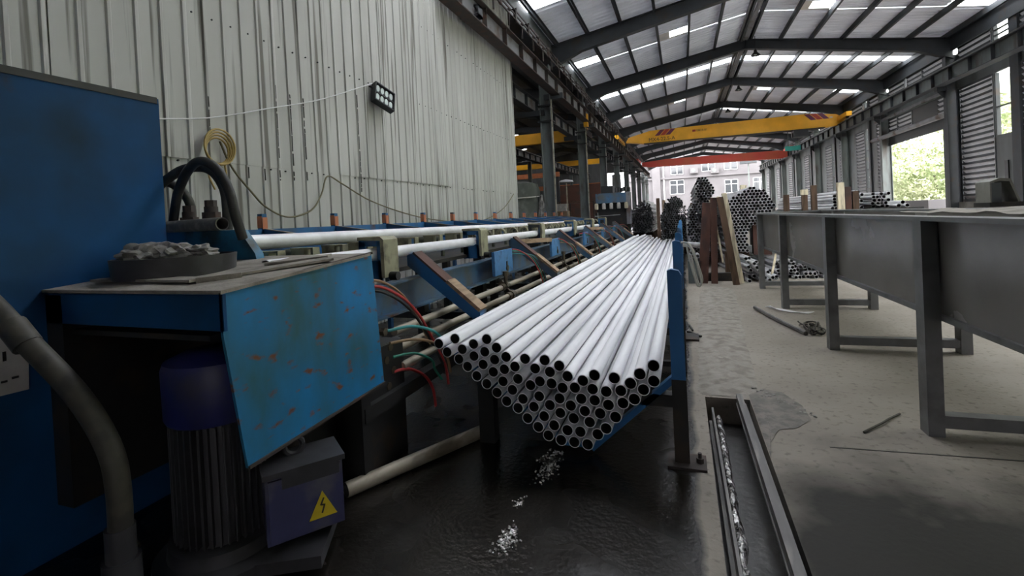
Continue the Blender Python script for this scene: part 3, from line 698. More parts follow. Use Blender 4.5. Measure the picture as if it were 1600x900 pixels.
MB().rbox(bx+R@Vector((0, -.01, .132)), (.285, .19, .02), rz).rbox(bx+R@Vector((.02, -.098, .10)), (.20, .006, .05), rz).build('box_lid', 'motor', mt)
lo = MB(); n = R@Vector((0, -1, 0)); tx = R@Vector((1, 0, 0)); c = bx+R@Vector((.055, -.0985, -.03))
lo.extr([c-tx*.05+Vector((0, 0, -.045)), c+tx*.05+Vector((0, 0, -.045)), c+Vector((0, 0, .055))], n*.002)
st = lo.build('warning_sticker', 'yellow', tb, label='yellow triangular warning sticker')
b = MB(); c2 = c+n*.0022
for p in ((.004, .028, -.008, .002), (-.006, .004, .008, .0), (.006, .002, -.004, -.028)):
    b.bar(c2+tx*p[0]+Vector((0, 0, p[1])), c2+tx*p[2]+Vector((0, 0, p[3])), .006, .001, n)
o = b.build('bolt_symbol', 'ink', tb)
b = MB(); ring = [bx+R@Vector((-.02, .02, .175))+(tx*math.cos(a)+Vector((0, 0, 1))*math.sin(a))*.032 for a in [2*PI*k/14 for k in range(15)]]
b.tube(ring, .011, 8); b.build('lifting_eye', 'motor', mt)
# ring basin with rags on the table
rc = (-2.10, 1.49, 1.078)
t = thing('ring_basin', 'low black steel ring on the dusty blue machine table, holding rags', 'basin', rc)
MB().lathe([(.225, 0), (.232, .085), (.222, .085), (.212, .012), (.01, .012)], rc, 36).build('ring_wall', 'motor', t)
for i, (dx, dy, s) in enumerate(((-.13, -.05, .09), (-.03, .02, .085), (.07, .06, .06))):
    o = MB().blob((rc[0]+dx, rc[1]+dy, 1.078+.085+s*.12), (s, s*.9, s*.55), i+3, .28, 4, 2.6).build('cotton_rag', 'rag')
    tag(o, ['larger grey rag heaped at the left of the black ring', 'grey rag heaped in the middle of the black ring', 'small brownish grey rag at the right inside the black ring'][i], 'rag', 'rags in the ring basin')
# ================================================================== ROLLER CONVEYOR
cv = thing('roller_conveyor', 'long blue roller conveyor with tubes and hoses along the white wall', 'conveyor', (-2.3, 6, 0))
CY0, CY1 = 2.0, 14.5
MB().bar((-1.86, CY0, .77), (-1.86, CY1, .73), .03, .20).bar((-1.83, CY0, .87), (-1.83, CY1, .83), .10, .012).bar((-1.83, CY0, .67), (-1.83, CY1, .63), .10, .012).build('front_beam', 'blue2', cv)
MB().bar((-1.75, CY0, .575), (-1.75, CY1, .53), .05, .03).build('lower_angle', 'dirty', cv)
MB().bar((-2.66, CY0, 1.06), (-2.66, CY1, 1.03), .05, .20).build('rear_beam', 'blue', cv)
MB().bar((-2.24, CY0, .93), (-2.24, CY1, .90), .62, .03).build('deck', 'dirty', cv)
MB().bar((-3.38, CY0+.3, 1.20), (-3.38, CY1, 1.19), .05, .14).build('back_beam', 'blue', cv)
for y in (2.45, 4.4, 6.4, 8.4, 10.4, 12.4, 14.2):
    for x in (-1.93, -2.6, -3.35): MB().bar((x, y, 0), (x, y, .95), .09, .09, (0, 1, 0)).build('leg', 'dirty', cv)
    MB().bar((-3.35, y, .30), (-1.93, y, .30), .07, .07).build('crossbar', 'dirty', cv)
MB().bar((-1.50, 1.9, .34), (-1.45, CY1, .30), .07, .07).build('low_rail', 'dirty', cv)
MB().box(-1.95, -1.5, 1.98, 2.3, .0, .62).build('end_box', 'dirty', cv)
# rear skids: posts with orange strips, sloping plates with pale worn edges
for k in range(13):
    y = 3.15+.9*k
    p = MB().bar((-3.38, y, .0), (-3.38, y, 1.40), .05, .05, (0, 1, 0)).build('back_post', 'blue', cv)
    MB().box(-3.352, -3.348, y-.025, y+.025, 1.27, 1.37).box(-3.405, -3.355, y-.029, y-.0255, 1.28, 1.38).build('strip', 'salmon', p)
    q = MB(); q.extr([(-3.37, y-.012, 1.27), (-2.75, y-.012, 1.175), (-2.50, y-.012, 1.135), (-2.50, y-.012, 1.08), (-3.37, y-.012, 1.12)], (0, .024, 0)); q = q.build('skid_plate', 'blue', cv)
    MB().bar((-3.37, y, 1.274), (-2.50, y, 1.139), .03, .006).build('worn_edge', 'tube', q)
# two tube tracks with brackets and discs between
for k in range(26):
    y = 2.02+.26*k if k < 5 else 3.0+.42*(k-5)
    b = MB(); b.rbox((-2.16, y, 1.09), (.10, .05, .09)); b.rbox((-2.13, y, 1.137), (.17, .055, .010)); b.rbox((-2.05, y, 1.11), (.012, .055, .06)); b.build('roller_bracket', 'khaki', cv)
    b = MB().cyl((-2.10, y+.12, 1.03), (-2.10, y+.12, 1.075), .062, 16).cyl((-2.10, y+.12, .93), (-2.10, y+.12, 1.09), .02, 8); b.build('disc_roller', 'roller', cv)
    if k % 2 == 0: MB().cyl((-2.53, y, 1.085), (-2.28, y, 1.085), .04, 12).build('roller', 'roller', cv)
    if k >= 8:
        b = MB(); ring = [(-1.95+.05*math.cos(a), y, 1.085+.055*math.sin(a)) for a in [PI*j/8 for j in range(9)]]; b.tube(ring, .014, 6); b.build('guide_hoop', 'khaki', cv)
for i, y in enumerate((2.6, 4.15, 6.2, 8.3, 10.1, 11.9)):
    c = MB(); c.box(-1.965, -1.80, y-.03, y-.015, .90, 1.03); c.box(-1.965, -1.918, y-.03, y-.015, .90, 1.15); c.box(-1.828, -1.80, y-.03, y-.015, .90, 1.15); c.box(-1.965, -1.80, y-.03, y-.015, 1.12, 1.16); c = c.build('clamp', 'blue', cv)
    MB().extr([(-1.80, y-.035, .92), (-1.775, y-.035, .92), (-1.775, y-.035, 1.16), (-1.80, y-.035, 1.18), (-1.97, y-.035, 1.18), (-1.97, y-.035, 1.16), (-1.80, y-.035, 1.155)], (0, .16, 0)).build('clamp_face', 'khaki', c)
    MB().cyl((-1.775, y+.03, .925), (-1.72, y+.03, .925), .028, 10).build('clamp_bolt', 'dark', c)
# skid arms down to the pipe rack
for k in range(6):
    y = 3.02+2.13*k
    q = MB(); q.extr([(-1.86, y-.055, 1.035), (-1.80, y-.055, 1.035), (-1.315, y-.055, .631), (-1.315, y-.055, .545), (-1.86, y-.055, .955)], (0, .11, 0)); q = q.build('skid_arm', 'blue' if k < 1 else 'blue2', cv)
    MB().bar((-1.81, y, 1.047), (-1.56, y, .840), .115, .014).build('rusty_liner', 'rustpost', q); MB().bar((-1.555, y, .842), (-1.315, y, .643), .115, .024).build('timber_liner', 'wood', q)
    if k in (1, 3): MB().bar((-1.86, y+.06, .985), (-1.60, y+.75, .965), .07, .05).build('timber_batten', 'wood', cv)
for i, (y, s) in enumerate(((4.20, .50), (6.3, .46), (8.6, .4), (10.7, .4), (12.6, .4))):
    q = MB().rbox((-1.70, y+s/2, .83), (.03, s, .23)).build('cover_box', 'ltblue', cv)
    MB().cyl((-1.684, y+s*.65, .76), (-1.672, y+s*.65, .76), .03, 10).rbox((-1.682, y+s*.65, .80), (.006, .03, .06)).build('latch', 'brass', q)
# three parallel tubes with couplings
for j, (x, z) in enumerate(((-1.62, .625), (-1.56, .545), (-1.50, .465))):
    MB().cyl((x, 2.4-.06*j, z), (x, 13.5, z-.06), .024, 12).build('air_tube', 'tube', cv)
for y in (4.25, 6.6, 9.2, 11.6):
    b = MB()
    for j, (x, z) in enumerate(((-1.62, .625), (-1.56, .545), (-1.50, .465))):
        zz = z-.06*(y-2.4)/11; b.cyl((x, y-.09, zz), (x, y+.09, zz), .034, 10); b.cyl((x, y-.02, zz), (x, y+.02, zz), .045, 8)
    b.bar((-1.66, y, .66), (-1.46, y, .40), .03, .05); b.cyl((-1.60, y, .60), (-1.60, y, .74), .018, 8); b.cyl((-1.60, y, .72), (-1.60, y, .76), .03, 8)
    b.build('coupling', 'brass', cv)
# fittings and hoses at the near end
b = MB()
for i, (y, z) in enumerate(((2.12, .69), (2.16, .60), (2.12, .54), (2.18, .47), (2.13, .40))):
    b.cyl((-1.66, y, z), (-1.50, y+.02, z), .016, 10); b.cyl((-1.60, y+.01, z), (-1.575, y+.01, z), .028, 6); b.cyl((-1.52, y+.02, z), (-1.495, y+.02, z), .022, 6)
b.build('fitting', 'brass', cv)
HS = [('tan', [(-1.66, 2.10, .965), (-1.60, 2.25, .945), (-1.57, 2.40, .86), (-1.56, 2.52, .74), (-1.54, 2.58, .62), (-1.51, 2.62, .50)], .010),
      ('red', [(-1.66, 2.12, .92), (-1.60, 2.26, .91), (-1.56, 2.42, .82), (-1.54, 2.55, .70), (-1.50, 2.62, .55), (-1.46, 2.70, .36), (-1.45, 2.72, .22)], .012),
      ('blackh', [(-1.66, 2.12, .905), (-1.60, 2.26, .885), (-1.56, 2.42, .79), (-1.54, 2.55, .66), (-1.50, 2.63, .50), (-1.46, 2.68, .36)], .012),
      ('tealh', [(-1.50, 2.16, .69), (-1.44, 2.3, .685), (-1.40, 2.45, .63), (-1.39, 2.55, .56), (-1.39, 2.62, .50)], .012),
      ('tan', [(-1.50, 2.18, .62), (-1.45, 2.35, .60), (-1.41, 2.5, .54), (-1.39, 2.6, .44), (-1.40, 2.66, .32)], .011),
      ('green', [(-1.50, 2.2, .54), (-1.46, 2.35, .52), (-1.42, 2.47, .45), (-1.43, 2.52, .38), (-1.42, 2.58, .30)], .010),
      ('red', [(-1.50, 2.2, .46), (-1.48, 2.32, .44), (-1.46, 2.45, .36), (-1.45, 2.52, .26), (-1.46, 2.56, .14)], .012)]
for m_, pts, r in HS: MB().tube(smoothpts(pts, 5), r*.72, 8).build('hose', m_, cv)
for k in range(1, 7):
    y = 3.6+1.95*k-.9
    for j, m_ in enumerate(('red', 'green', 'blackh', 'tealh' if k % 2 else 'tan')):
        d = .05*j
        MB().tube(smoothpts([(-1.78, y+d, .92-.01*j), (-1.66, y+.1+d, .93-.02*j), (-1.56, y+.26+d, .83), (-1.50, y+.36+d, .68), (-1.47, y+.42+d, .52)], 5), .0065, 6).build('hose', m_, cv)
# steel tubes on the conveyor
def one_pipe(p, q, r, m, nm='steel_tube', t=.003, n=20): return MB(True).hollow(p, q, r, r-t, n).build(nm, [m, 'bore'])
tag(one_pipe((-2.40, 1.95, 1.19), (-2.40, 11.3, 1.085), .046, 'white'), 'white steel tube on the rear track of the blue conveyor', 'tube', 'white tubes on the conveyor')
tag(one_pipe((-1.872, 1.75, 1.075), (-1.872, 11.2, 1.0), .040, 'white'), 'white steel tube held by the clamps on the front track of the blue conveyor', 'tube', 'white tubes on the conveyor')
# ================================================================== PIPE RACK AND BUNDLE
rk = thing('pipe_rack', 'blue steel rack cradling the bright pipe bundle', 'rack', (-.6, 7.5, 0))
for k in range(8):
    y = 2.47+1.45*k; hz = .965 if k == 0 else 1.02; f0 = .8 if k else 1
    b = MB(); a = -.085; c = -.018
    b.extr([(a, y, .40), (c, y, .40), (c, y, hz-.03), (c-.012, y, hz-.008), (a+.02, y, hz), (a, y, hz-.008)], (0, .045, 0)); b.build('upright', 'blue' if k < 4 else 'ltblue', rk)
    MB().box(-.086, -.016, y-.002, y+.05, 0, .42).build('lower_post', 'dirty', rk)
    MB().box(-1.13, -1.04, y-.01, y+.06, 0, .40).build('leg', 'dirty', rk)
    MB().box(-1.10, -.05, y, y+.05, .035, .075).build('sole_bar', 'dirty', rk) if k else None
    MB().bar((-.05, y+.03, .31), (-.25, y+.03, .31), .05, .06).build('cross_beam', 'dirty', rk)
    MB().bar((-.065, y+.03, .43), (-.50, y+.03, .025), .05, .03).bar((-1.35, y+.03, .56), (-.64, y+.03, .045), .05, .03).bar((-.66, y+.03, .045), (-.48, y+.03, .045), .05, .03).build('cradle_bar', 'blue', rk)
    if k == 0:
        MB().box(-.12, .06, y-.05, y+.10, 0, .012).build('foot_plate', 'rustdk', rk); MB().cyl((.03, y+.02, .01), (.03, y+.02, .035), .018, 6).cyl((.03, y+.02, .03), (.03, y+.02, .06), .009, 8).build('anchor_bolt', 'rustdk', rk)
PR, YB = .030, 2.35
P = [list(p) for p in [(-1.303,0.58),(-1.203,0.61),(-1.246,0.54),(-1.154,0.559),(-1.089,0.588),(-1.011,0.617),(-0.954,0.576),(-1.029,0.547),(-1.096,0.519),(-1.186,0.499),(-1.128,0.467),(-1.042,0.478),(-0.975,0.506),(-0.905,0.528),(-0.918,0.462),(-0.855,0.482),(-0.799,0.524),(-1.077,0.418),(-0.979,0.447),(-1.022,0.379),(-0.927,0.399),(-0.843,0.418),(-0.751,0.472),(-0.694,0.522),(-0.619,0.498),(-0.967,0.334),(-0.879,0.355),(-0.78,0.384),(-0.725,0.41),(-0.668,0.46),(-0.651,0.401),(-0.578,0.444),(-0.911,0.296),(-0.821,0.314),(-0.734,0.332),(-0.851,0.264),(-0.767,0.273),(-0.676,0.295),(-0.621,0.341),(-0.57,0.39),(-0.514,0.416),(-0.444,0.458),(-0.803,0.212),(-0.714,0.229),(-0.628,0.252),(-0.565,0.304),(-0.523,0.338),(-0.457,0.386),(-0.389,0.382),(-0.346,0.453),(-0.451,0.335),(-0.38,0.32),(-0.313,0.398),(-0.273,0.43),(-0.224,0.479),(-0.16,0.521),(-0.748,0.171),(-0.659,0.193),(-0.56,0.231),(-0.501,0.283),(-0.424,0.271),(-0.311,0.331),(-0.254,0.359),(-0.213,0.4),(-0.161,0.452),(-0.698,0.128),(-0.591,0.175),(-0.526,0.173),(-0.48,0.221),(-0.35,0.259),(-0.397,0.202),(-0.63,0.114),(-0.564,0.108),(-0.494,0.109),(-0.443,0.16),(-0.583,0.384)]]                          # (x, z) of every pipe end
for it in range(160):
    for i in range(len(P)):
        for j in range(i):
            ddx = P[i][0]-P[j][0]; ddz = P[i][1]-P[j][1]; d = math.hypot(ddx, ddz)
            if d < 2*PR+.001:
                k = (2*PR+.001-d)/2/max(d, 1e-5)*.9; P[i][0] += ddx*k; P[i][1] += ddz*k; P[j][0] -= ddx*k; P[j][1] -= ddz*k
PL = 11.6
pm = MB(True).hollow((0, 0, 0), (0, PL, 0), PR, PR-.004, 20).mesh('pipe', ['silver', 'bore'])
left = list(range(len(P))); layers = []
while left:
    lay = [i for i in left if not any(abs(P[j][0]-P[i][0]) < .045 and P[j][1] > P[i][1]+.02 for j in left if j != i)]
    layers.append(sorted(lay, key=lambda i: P[i][0])); left = [i for i in left if i not in lay]
for n_, lay in enumerate(layers):
    for k, i in enumerate(lay):
        o = inst('steel_pipe', pm, (P[i][0], YB+random.uniform(-.012, .012), P[i][1]), None, (0, random.uniform(0, 6), 0))
        lb = 'bright steel pipe lying open on top of the racked bundle, %s from the left' % ORD[k] if n_ == 0 else 'bright steel pipe of the racked bundle, %s layer below the open top, %s from left' % (ORD[n_-1], ORD[k])
        tag(o, lb, 'pipe', 'bright pipes bundled on the blue rack')
# white rope hanging from the rack
b = MB().tube(smoothpts([(-.02, 4.0, 1.0), (.03, 3.98, .99), (.07, 3.98, .90), (.10, 3.98, .77), (.115, 3.98, .68), (.09, 3.98, .66), (.07, 3.98, .72), (.04, 3.98, .86), (.02, 3.98, .97)], 6), .008, 6)
b.tube(smoothpts([(-.02, 4.02, 1.0), (.05, 4.02, .97), (.105, 4.02, .80), (.125, 4.02, .70), (.10, 4.02, .67), (.075, 4.02, .76), (.05, 4.02, .9)], 6), .007, 6)
tag(b.build('white_rope', 'rope'), 'looped white rope hanging from a rack upright beside the pipes', 'rope')
# ================================================================== GREY TANK (right)
tk = thing('steel_tank', 'long grey steel tank trough on tall legs', 'tank', (1.6, 5, 0))
tk.rotation_euler = (0, 0, .02); tk.location.x += .03
TX0, TX1, TY0, TY1, TZ = 1.175, 2.0, .6, 8.32, 1.135
b = MB(); b.add([(TX0, TY0, TZ), (TX0, TY1, TZ), (TX0+.02, TY1, .64), (TX0+.02, TY0, .64)], [(0, 1, 2, 3)]); b.add([(TX0+.004, TY0, TZ), (TX0+.004, TY1, TZ), (TX0+.024, TY1, .64), (TX0+.024, TY0, .64)], [(3, 2, 1, 0)])
b.build('front_side', 'tank', tk, smooth=False)
MB().extr([(TX0, TY1, TZ), (TX1, TY1, TZ), (TX1-.02, TY1, .58), (TX0+.02, TY1, .64)], (0, -.006, 0)).build('end_side', 'tank', tk)
MB().extr([(TX0, TY0, TZ), (TX1, TY0, TZ), (TX1-.02, TY0, .58), (TX0+.02, TY0, .64)], (0, .006, 0)).build('end_side', 'tank', tk)
MB().box(TX1-.006, TX1, TY0, TY1, .57, TZ).build('rear_side', 'tank', tk)
MB().extr([(TX0+.02, TY0, .64), (TX1-.02, TY0, .58), (TX1-.02, TY0, .574), (TX0+.02, TY0, .634)], (0, TY1-TY0, 0)).build('tank_floor', 'tank', tk)
MB().bar((TX0+.03, TY0, .625), (TX0+.03, TY1, .625), .06, .03).build('bottom_angle', 'tankleg', tk)
b = MB(); b.box(TX0-.09, TX0+.01, TY0-.05, TY1+.05, TZ, TZ+.022); b.box(TX1-.02, TX1+.08, TY0-.05, TY1+.05, TZ, TZ+.022); b.box(TX0, TX1, TY1-.02, TY1+.05, TZ, TZ+.022)
b.build('rim', 'tankleg', tk)
for y in (1.5, 3.13, 4.78, 6.6, 8.17):
    MB().box(TX0-.075, TX0+.018-.02, y-.045, y+.045, 0, TZ).build('leg', 'tankleg', tk)
    MB().box(TX1+.0, TX1+.075, y-.045, y+.045, 0, TZ).build('leg', 'tankleg', tk)
    MB().box(TX0-.0, TX1+.0, y-.035, y+.035, .045, .11).build('crossbar', 'tankleg', tk)
b = MB(); nx, ny = 12, 16
vs = [(1.42+.6*i/nx, 2.70+1.35*j/ny, TZ+.024+.022*max(0, noise.noise((i*.5, j*.4, 2))+.25)+(.045*math.exp(-((i-8)**2)/12-((j-4)**2)/10))) for j in range(ny+1) for i in range(nx+1)]
b.add(vs, [(j*(nx+1)+i, j*(nx+1)+i+1, (j+1)*(nx+1)+i+1, (j+1)*(nx+1)+i) for j in range(ny) for i in range(nx)])
tag(b.build('dust_sheet', 'dust'), 'dusty pale sheet spread over the near part of the grey tank', 'sheet')
t = thing('scoop_hood', 'small grey scoop shaped steel hood standing on the grey tank', 'hood', (1.90, 3.92, TZ+.05))
hx, hy, hz = 1.90, 3.92, TZ+.04
b = MB(); b.extr([(hx-0.072, hy-0.064, hz+0.028), (hx-0.072, hy-0.064, hz+0.160), (hx-0.024, hy-0.064, hz+0.180), (hx+0.032, hy-0.064, hz+0.172), (hx+0.080, hy-0.064, hz+0.016), (hx+0.068, hy-0.064, hz+0.016), (hx+0.024, hy-0.064, hz+0.156), (hx-0.024, hy-0.064, hz+0.164), (hx-0.064, hy-0.064, hz+0.152), (hx-0.064, hy-0.064, hz+0.028)], (0, .16, 0)); b.build('hood_shell', 'hood', t)
MB().box(hx-0.064, hx+0.016, hy-0.000, hy+0.080, hz+0.028, hz+0.152).build('inner_box', 'column', t)
MB().box(hx-0.080, hx+0.088, hy-0.072, hy+0.104, hz, hz+0.028).build('foot', 'dirty', t)
# ================================================================== STACKS OF PIPES (mid distance, right of the rack)
SP = .0315
def inside(x, z, poly):
    c = False; n = len(poly)
    for i in range(n):
        (x1, z1), (x2, z2) = poly[i], poly[(i+1) % n]
        if (z1 > z) != (z2 > z) and x < (x2-x1)*(z-z1)/(z2-z1)+x1: c = not c
    return c
def hexpts(poly, drop=0.0, jit=.0, pitch=2*SP):
    xs = [p[0] for p in poly]; zs = [p[1] for p in poly]; out = []; z = min(zs)+SP; r = 0
    while z < max(zs):
        x = min(xs)+(pitch/2 if r % 2 else 0)
        while x < max(xs):
            if inside(x, z, poly) and random.random() >= drop: out.append((x+random.uniform(-jit, jit), z))
            x += pitch
        z += pitch*.866; r += 1
    return out
def rows(pts):
    rs = []
    for x, z in sorted(pts, key=lambda p: -p[1]):
        if rs and abs(rs[-1][0][1]-z) < .02: rs[-1].append((x, z))
        else: rs.append([(x, z)])
    return [sorted(r) for r in rs]
def nth(k): return ORD[k]
def stack(poly, y, L, m, adj, where, group, drop=0.0, jit=0.0, yj=.06, yaw=0.0):
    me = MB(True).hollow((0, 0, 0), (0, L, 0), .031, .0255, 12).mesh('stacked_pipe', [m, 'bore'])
    for n_, r in enumerate(rows(hexpts(poly, drop, jit))):
        for k, (x, z) in enumerate(r):
            o = inst('stacked_pipe', me, (x, y+random.uniform(-yj, yj), z), None, (0, 0, yaw))
            tag(o, '%s pipe, %s from left, %s row from top, %s' % (adj, nth(k), nth(n_), where), 'pipe', group)
def heap(poly, y, L, m, label, drop, jit, yj):
    b = MB(True)
    for x, z in hexpts(poly, drop, jit):
        yy = y+random.uniform(-yj, yj); b.hollow((x, yy, z), (x, yy+L, z), .0305, .0255, 10)
    tag(b.build('pipe_heap', [m, 'bore'], kind='stuff'), label, 'pipe heap')
stack([(.78, .42), (1.10, .42), (1.12, .80), (1.27, .95), (1.58, 1.22), (1.60, 1.33), (1.47, 1.52), (1.20, 1.64), (1.00, 1.50), (.80, 1.40)], 9.8, 6, 'steel', 'grey', 'the big stack', 'pipes in the big stack by the tank end')
stack([(.30, 1.50), (.62, 1.50), (.68, 1.62), (.60, 1.74), (.50, 1.92), (.32, 1.92), (.27, 1.70)], 11.0, 6, 'blkpipe', 'dark', 'the topmost bundle', 'dark pipes in the topmost bundle', .12, .006, .2)
stack([(1.0, .0), (1.45, .0), (1.42, .14), (1.25, .26), (1.0, .40)], 9.0, 6, 'steel', 'grey', 'the low floor pile', 'grey pipes in the low floor pile', .1, .006, .3, .10)
stack([(1.50, .0), (2.40, .0), (2.30, .22), (1.75, .30), (1.50, .34)], 9.3, 5, 'steel', 'grey', 'the pile under the tank', 'grey pipes in the pile under the tank', .1, .006, .12, .10)
heap([(.16, .3), (.68, .3), (.72, .9), (.70, 1.42), (.45, 1.52), (.2, 1.40), (.08, .9)], 11.2, 6, 'blkpipe', 'dark pipe stack standing behind the red brown posts', .10, .012, .3)
heap([(-.62, .35), (.08, .35), (.10, 1.35), (-.02, 1.58), (-.25, 1.70), (-.45, 1.52), (-.60, 1.10)], 14.2, 6, 'blkpipe', 'loose dark pipe stack beyond the far end of the bright bundle', .10, .014, .35)
heap([(-1.70, .5), (-1.06, .5), (-.98, 1.0), (-1.04, 1.48), (-1.25, 1.72), (-1.5, 1.6), (-1.8, 1.3), (-1.82, .9)], 18, 6, 'blkpipe', 'far heap of dark steel pipes beside the small blue machine', .14, .016, .4)
def crib(x0, x1, y, zt, label):
    t = thing('timber_crib', label, 'timber', ((x0+x1)/2, y, 0), 'timber cribs under the pipe stacks')
    for yy in (y, y+2.2, y+4.6):
        MB().box(x0, x1, yy-.06, yy+.06, zt-.10, zt).build('bearer', 'wooddk', t)
        for xx in (x0+.06, x1-.06): MB().box(xx-.06, xx+.06, yy-.06, yy+.06, 0, zt-.10).build('block', 'wooddk', t)
crib(.74, 1.16, 10.1, .42, 'dark timber crib carrying the big pipe stack by the tank end')
crib(.10, .72, 11.6, .30, 'dark timber crib carrying the stack behind the red brown posts')
crib(-.66, .12, 14.8, .35, 'dark timber crib carrying the loose stack beyond the bright bundle')
crib(-1.78, -.98, 18.6, .50, 'dark timber crib under the far heap beside the small blue machine')
def stake(p, q, wd, dp, m, label, nm='timber_stake', cat='stake', group=None):
    o = MB().bar(p, q, wd, dp, (0, 1, 0)).build(nm, m); tag(o, label, cat, group); return o
# red brown steel posts and planks
stake((.28, 8.75, 0), (.40, 8.75, 1.36), .15, .10, 'rustpost', 'broad red brown rusty post, leftmost of the posts before the big stack', 'steel_post', 'post')
stake((.46, 8.70, 0), (.50, 8.70, 1.44), .10, .08, 'rustpost', 'red brown rusty post, middle of the posts before the big stack', 'steel_post', 'post')
stake((.78, 8.55, 0), (.585, 8.55, 1.44), .10, .06, 'wooddk', 'leaning dark brown plank with a row of holes before the big stack', 'timber_plank', 'plank')
stake((.865, 8.60, .02), (.655, 8.60, 1.50), .075, .09, 'cream', 'long pale cream timber leaning along the dark brown plank', 'timber_plank', 'plank')
stake((.60, 8.64, .36), (.48, 8.86, 1.40), .028, .06, 'cream', 'thin pale cream lath between the red brown posts', 'timber_lath', 'lath')
stake((.44, 8.82, 1.38), (.60, 8.82, 1.44), .05, .06, 'cream', 'short pale timber lying across the tops of the red brown posts', 'timber_block', 'block')
stake((.20, 9.05, .07), (.95, 9.05, .07), .14, .12, 'dirty', 'dark steel sill on the floor under the red brown posts', 'steel_sill', 'beam')
stake((1.35, 9.02, .0), (1.62, 9.42, .98), .03, .03, 'cream', 'thin pale batten leaning by the grey tank end', 'timber_batten', 'batten')
stake((.22, 12, 0), (.24, 12, 1.42), .11, .10, 'wooddk', 'dark timber stake between the two dark pipe stacks')
stake((-.62, 13.8, 0), (-.62, 13.8, 1.62), .09, .09, 'wooddk', 'brown timber stake left of the loose dark stack')
stake((-.52, 15.4, .3), (-.52, 15.4, 1.60), .09, .09, 'wood', 'paler timber stake behind the brown stake left of the loose dark stack')
tag(one_pipe((-.05, 8.4, .70), (.38, 9.0, .62), .045, 'steel'), 'short grey tube lying across beside the red brown posts', 'tube')
o = MB().box(.05, .26, 8.7, 9.1, 0, .38).build('steel_box', 'column'); tag(o, 'small grey box on the floor left of the red brown posts', 'box')
stack([(.06, .38), (.26, .38), (.22, .54), (.08, .56)], 8.72, .36, 'blkpipe', 'short', 'the heap on the grey box', 'pipes on the grey box', .1, .004, .03)
tag(MB().box(1.22, 1.52, 9.9, 9.94, .36, 1.0).box(1.24, 1.28, 9.94, 10.3, .36, .98).box(1.46, 1.50, 9.94, 10.3, .36, .98).build('added_gap_board', 'rustpost'), 'added dark red board standing for the dark gap under the right side of the big pipe stack', 'board')  # board added to stand for a dark gap beside the stack
# stacks seen over the tank
t = thing('stack_platform', 'low steel platform carrying the pipe piles behind the grey tank', 'platform', (2.6, 12, 0))
MB().box(1.75, 3.7, 9.6, 15.4, 1.04, 1.12).build('deck', 'dirty', t)
for x in (1.85, 3.6):
    for y in (9.7, 12.5, 15.3): MB().box(x-.05, x+.05, y-.05, y+.05, 0, 1.04).build('leg', 'dirty', t)
stack([(2.46, 1.12), (2.98, 1.12), (2.96, 1.44), (2.62, 1.46)], 10.0, 5.2, 'steel', 'pale', 'the pile between stakes', 'pale pipes between the stakes', .05, .004, .08)
stack([(3.06, 1.12), (3.32, 1.12), (3.34, 1.40), (3.10, 1.42)], 9.9, 5.0, 'blkpipe', 'dark', 'the pile right of the stakes', 'dark ended pipes right of the stakes', .05, .004, .08)
for i, (x, z) in enumerate(((3.40, 1.153), (3.52, 1.153), (3.46, 1.207))):
    tag(one_pipe((x, 9.7, z), (x, 14.5, z), .032, 'white'), ['loose white tube nearest the dark ended pile behind the tank', 'loose white tube farthest right on the platform', 'loose white tube lying on top of two others on the platform'][i], 'tube')
for i, (x, y, z1, m, nm) in enumerate(((1.66, 9.2, 1.42, 'wooddk', 'dark stake standing alone behind the far end of the tank'), (1.95, 9.3, 1.40, 'wooddk', 'brown stake with a pale block on top, left of a pair behind the tank'), (2.10, 9.35, 1.56, 'wooddk', 'taller brown stake, right of a pair behind the tank'),
        (2.50, 9.4, 1.58, 'cream', 'broad pale cream stake before the pile behind the tank'), (2.60, 9.4, 1.50, 'rustpost', 'red brown stake right beside the broad cream stake'), (2.72, 9.45, 1.42, 'wooddk', 'dark brown stake right of the red brown one behind the tank'))):
    stake((x*9.68/y, 9.68, 1.12), (x*9.68/y, 9.68, z1+.015), .085 if m != 'cream' else .10, .08, m, nm)
tag(MB().box(1.98, 2.08, 9.63, 9.73, 1.415, 1.51).build('timber_block', 'cream'), 'pale cream block on top of the brown stake behind the tank', 'block')
stake((1.36, 13, .0), (1.42, 13, 1.62), .10, .1, 'wooddk', 'distant forked timber trestle leg left of the tank end')
tag(MB().box(1.36, 1.50, 12.95, 13.05, 1.62, 1.80).build('timber_block', 'cream'), 'pale block on the distant timber trestle leg', 'block')
# ================================================================== SMALL BLUE MACHINE, TARP, LEFT BAY THINGS
t = thing('tail_machine', 'small blue machine with a row of pale cups at the far end of the conveyor', 'machine', (-2.35, 16, 0))
MB().box(-2.68, -1.70, 15.9, 16.6, 1.62, 1.94).build('blue_hood', 'blue2', t); MB().box(-2.72, -1.68, 15.95, 16.6, 0, 1.30).build('base', 'dirty', t); MB().box(-2.68, -1.74, 16.1, 16.6, 1.30, 1.62).build('back', 'dark', t)
for k in range(5): MB().lathe([(.05, 0), (.06, .02), (.06, .16), (.04, .2)], (-2.66+.24*k, 15.9, 1.42), 12).build('cup', 'cream' if k in (0, 4) else 'paper', t)
MB().box(-1.70, -1.58, 15.9, 16.4, .9, 1.95).build('pale_panel', 'beamlt', t); MB().box(-2.5, -2.12, 15.95, 16.4, 1.94, 2.18).build('motor_block', 'dark', t)
for k in range(5):
    MB().rbox((-2.0+.09*k, 15.95, 2.02+.03*(k % 2)), (.06, .2, .14), .2*k).build('valve', 'motor', t)
MB().bar((-2.72, 15.86, 1.2), (-1.9, 15.86, 1.22), .02, .02).bar((-2.62, 15.85, 1.05), (-2.62, 15.85, 1.32), .02, .02).build('rod', 'alu', t)
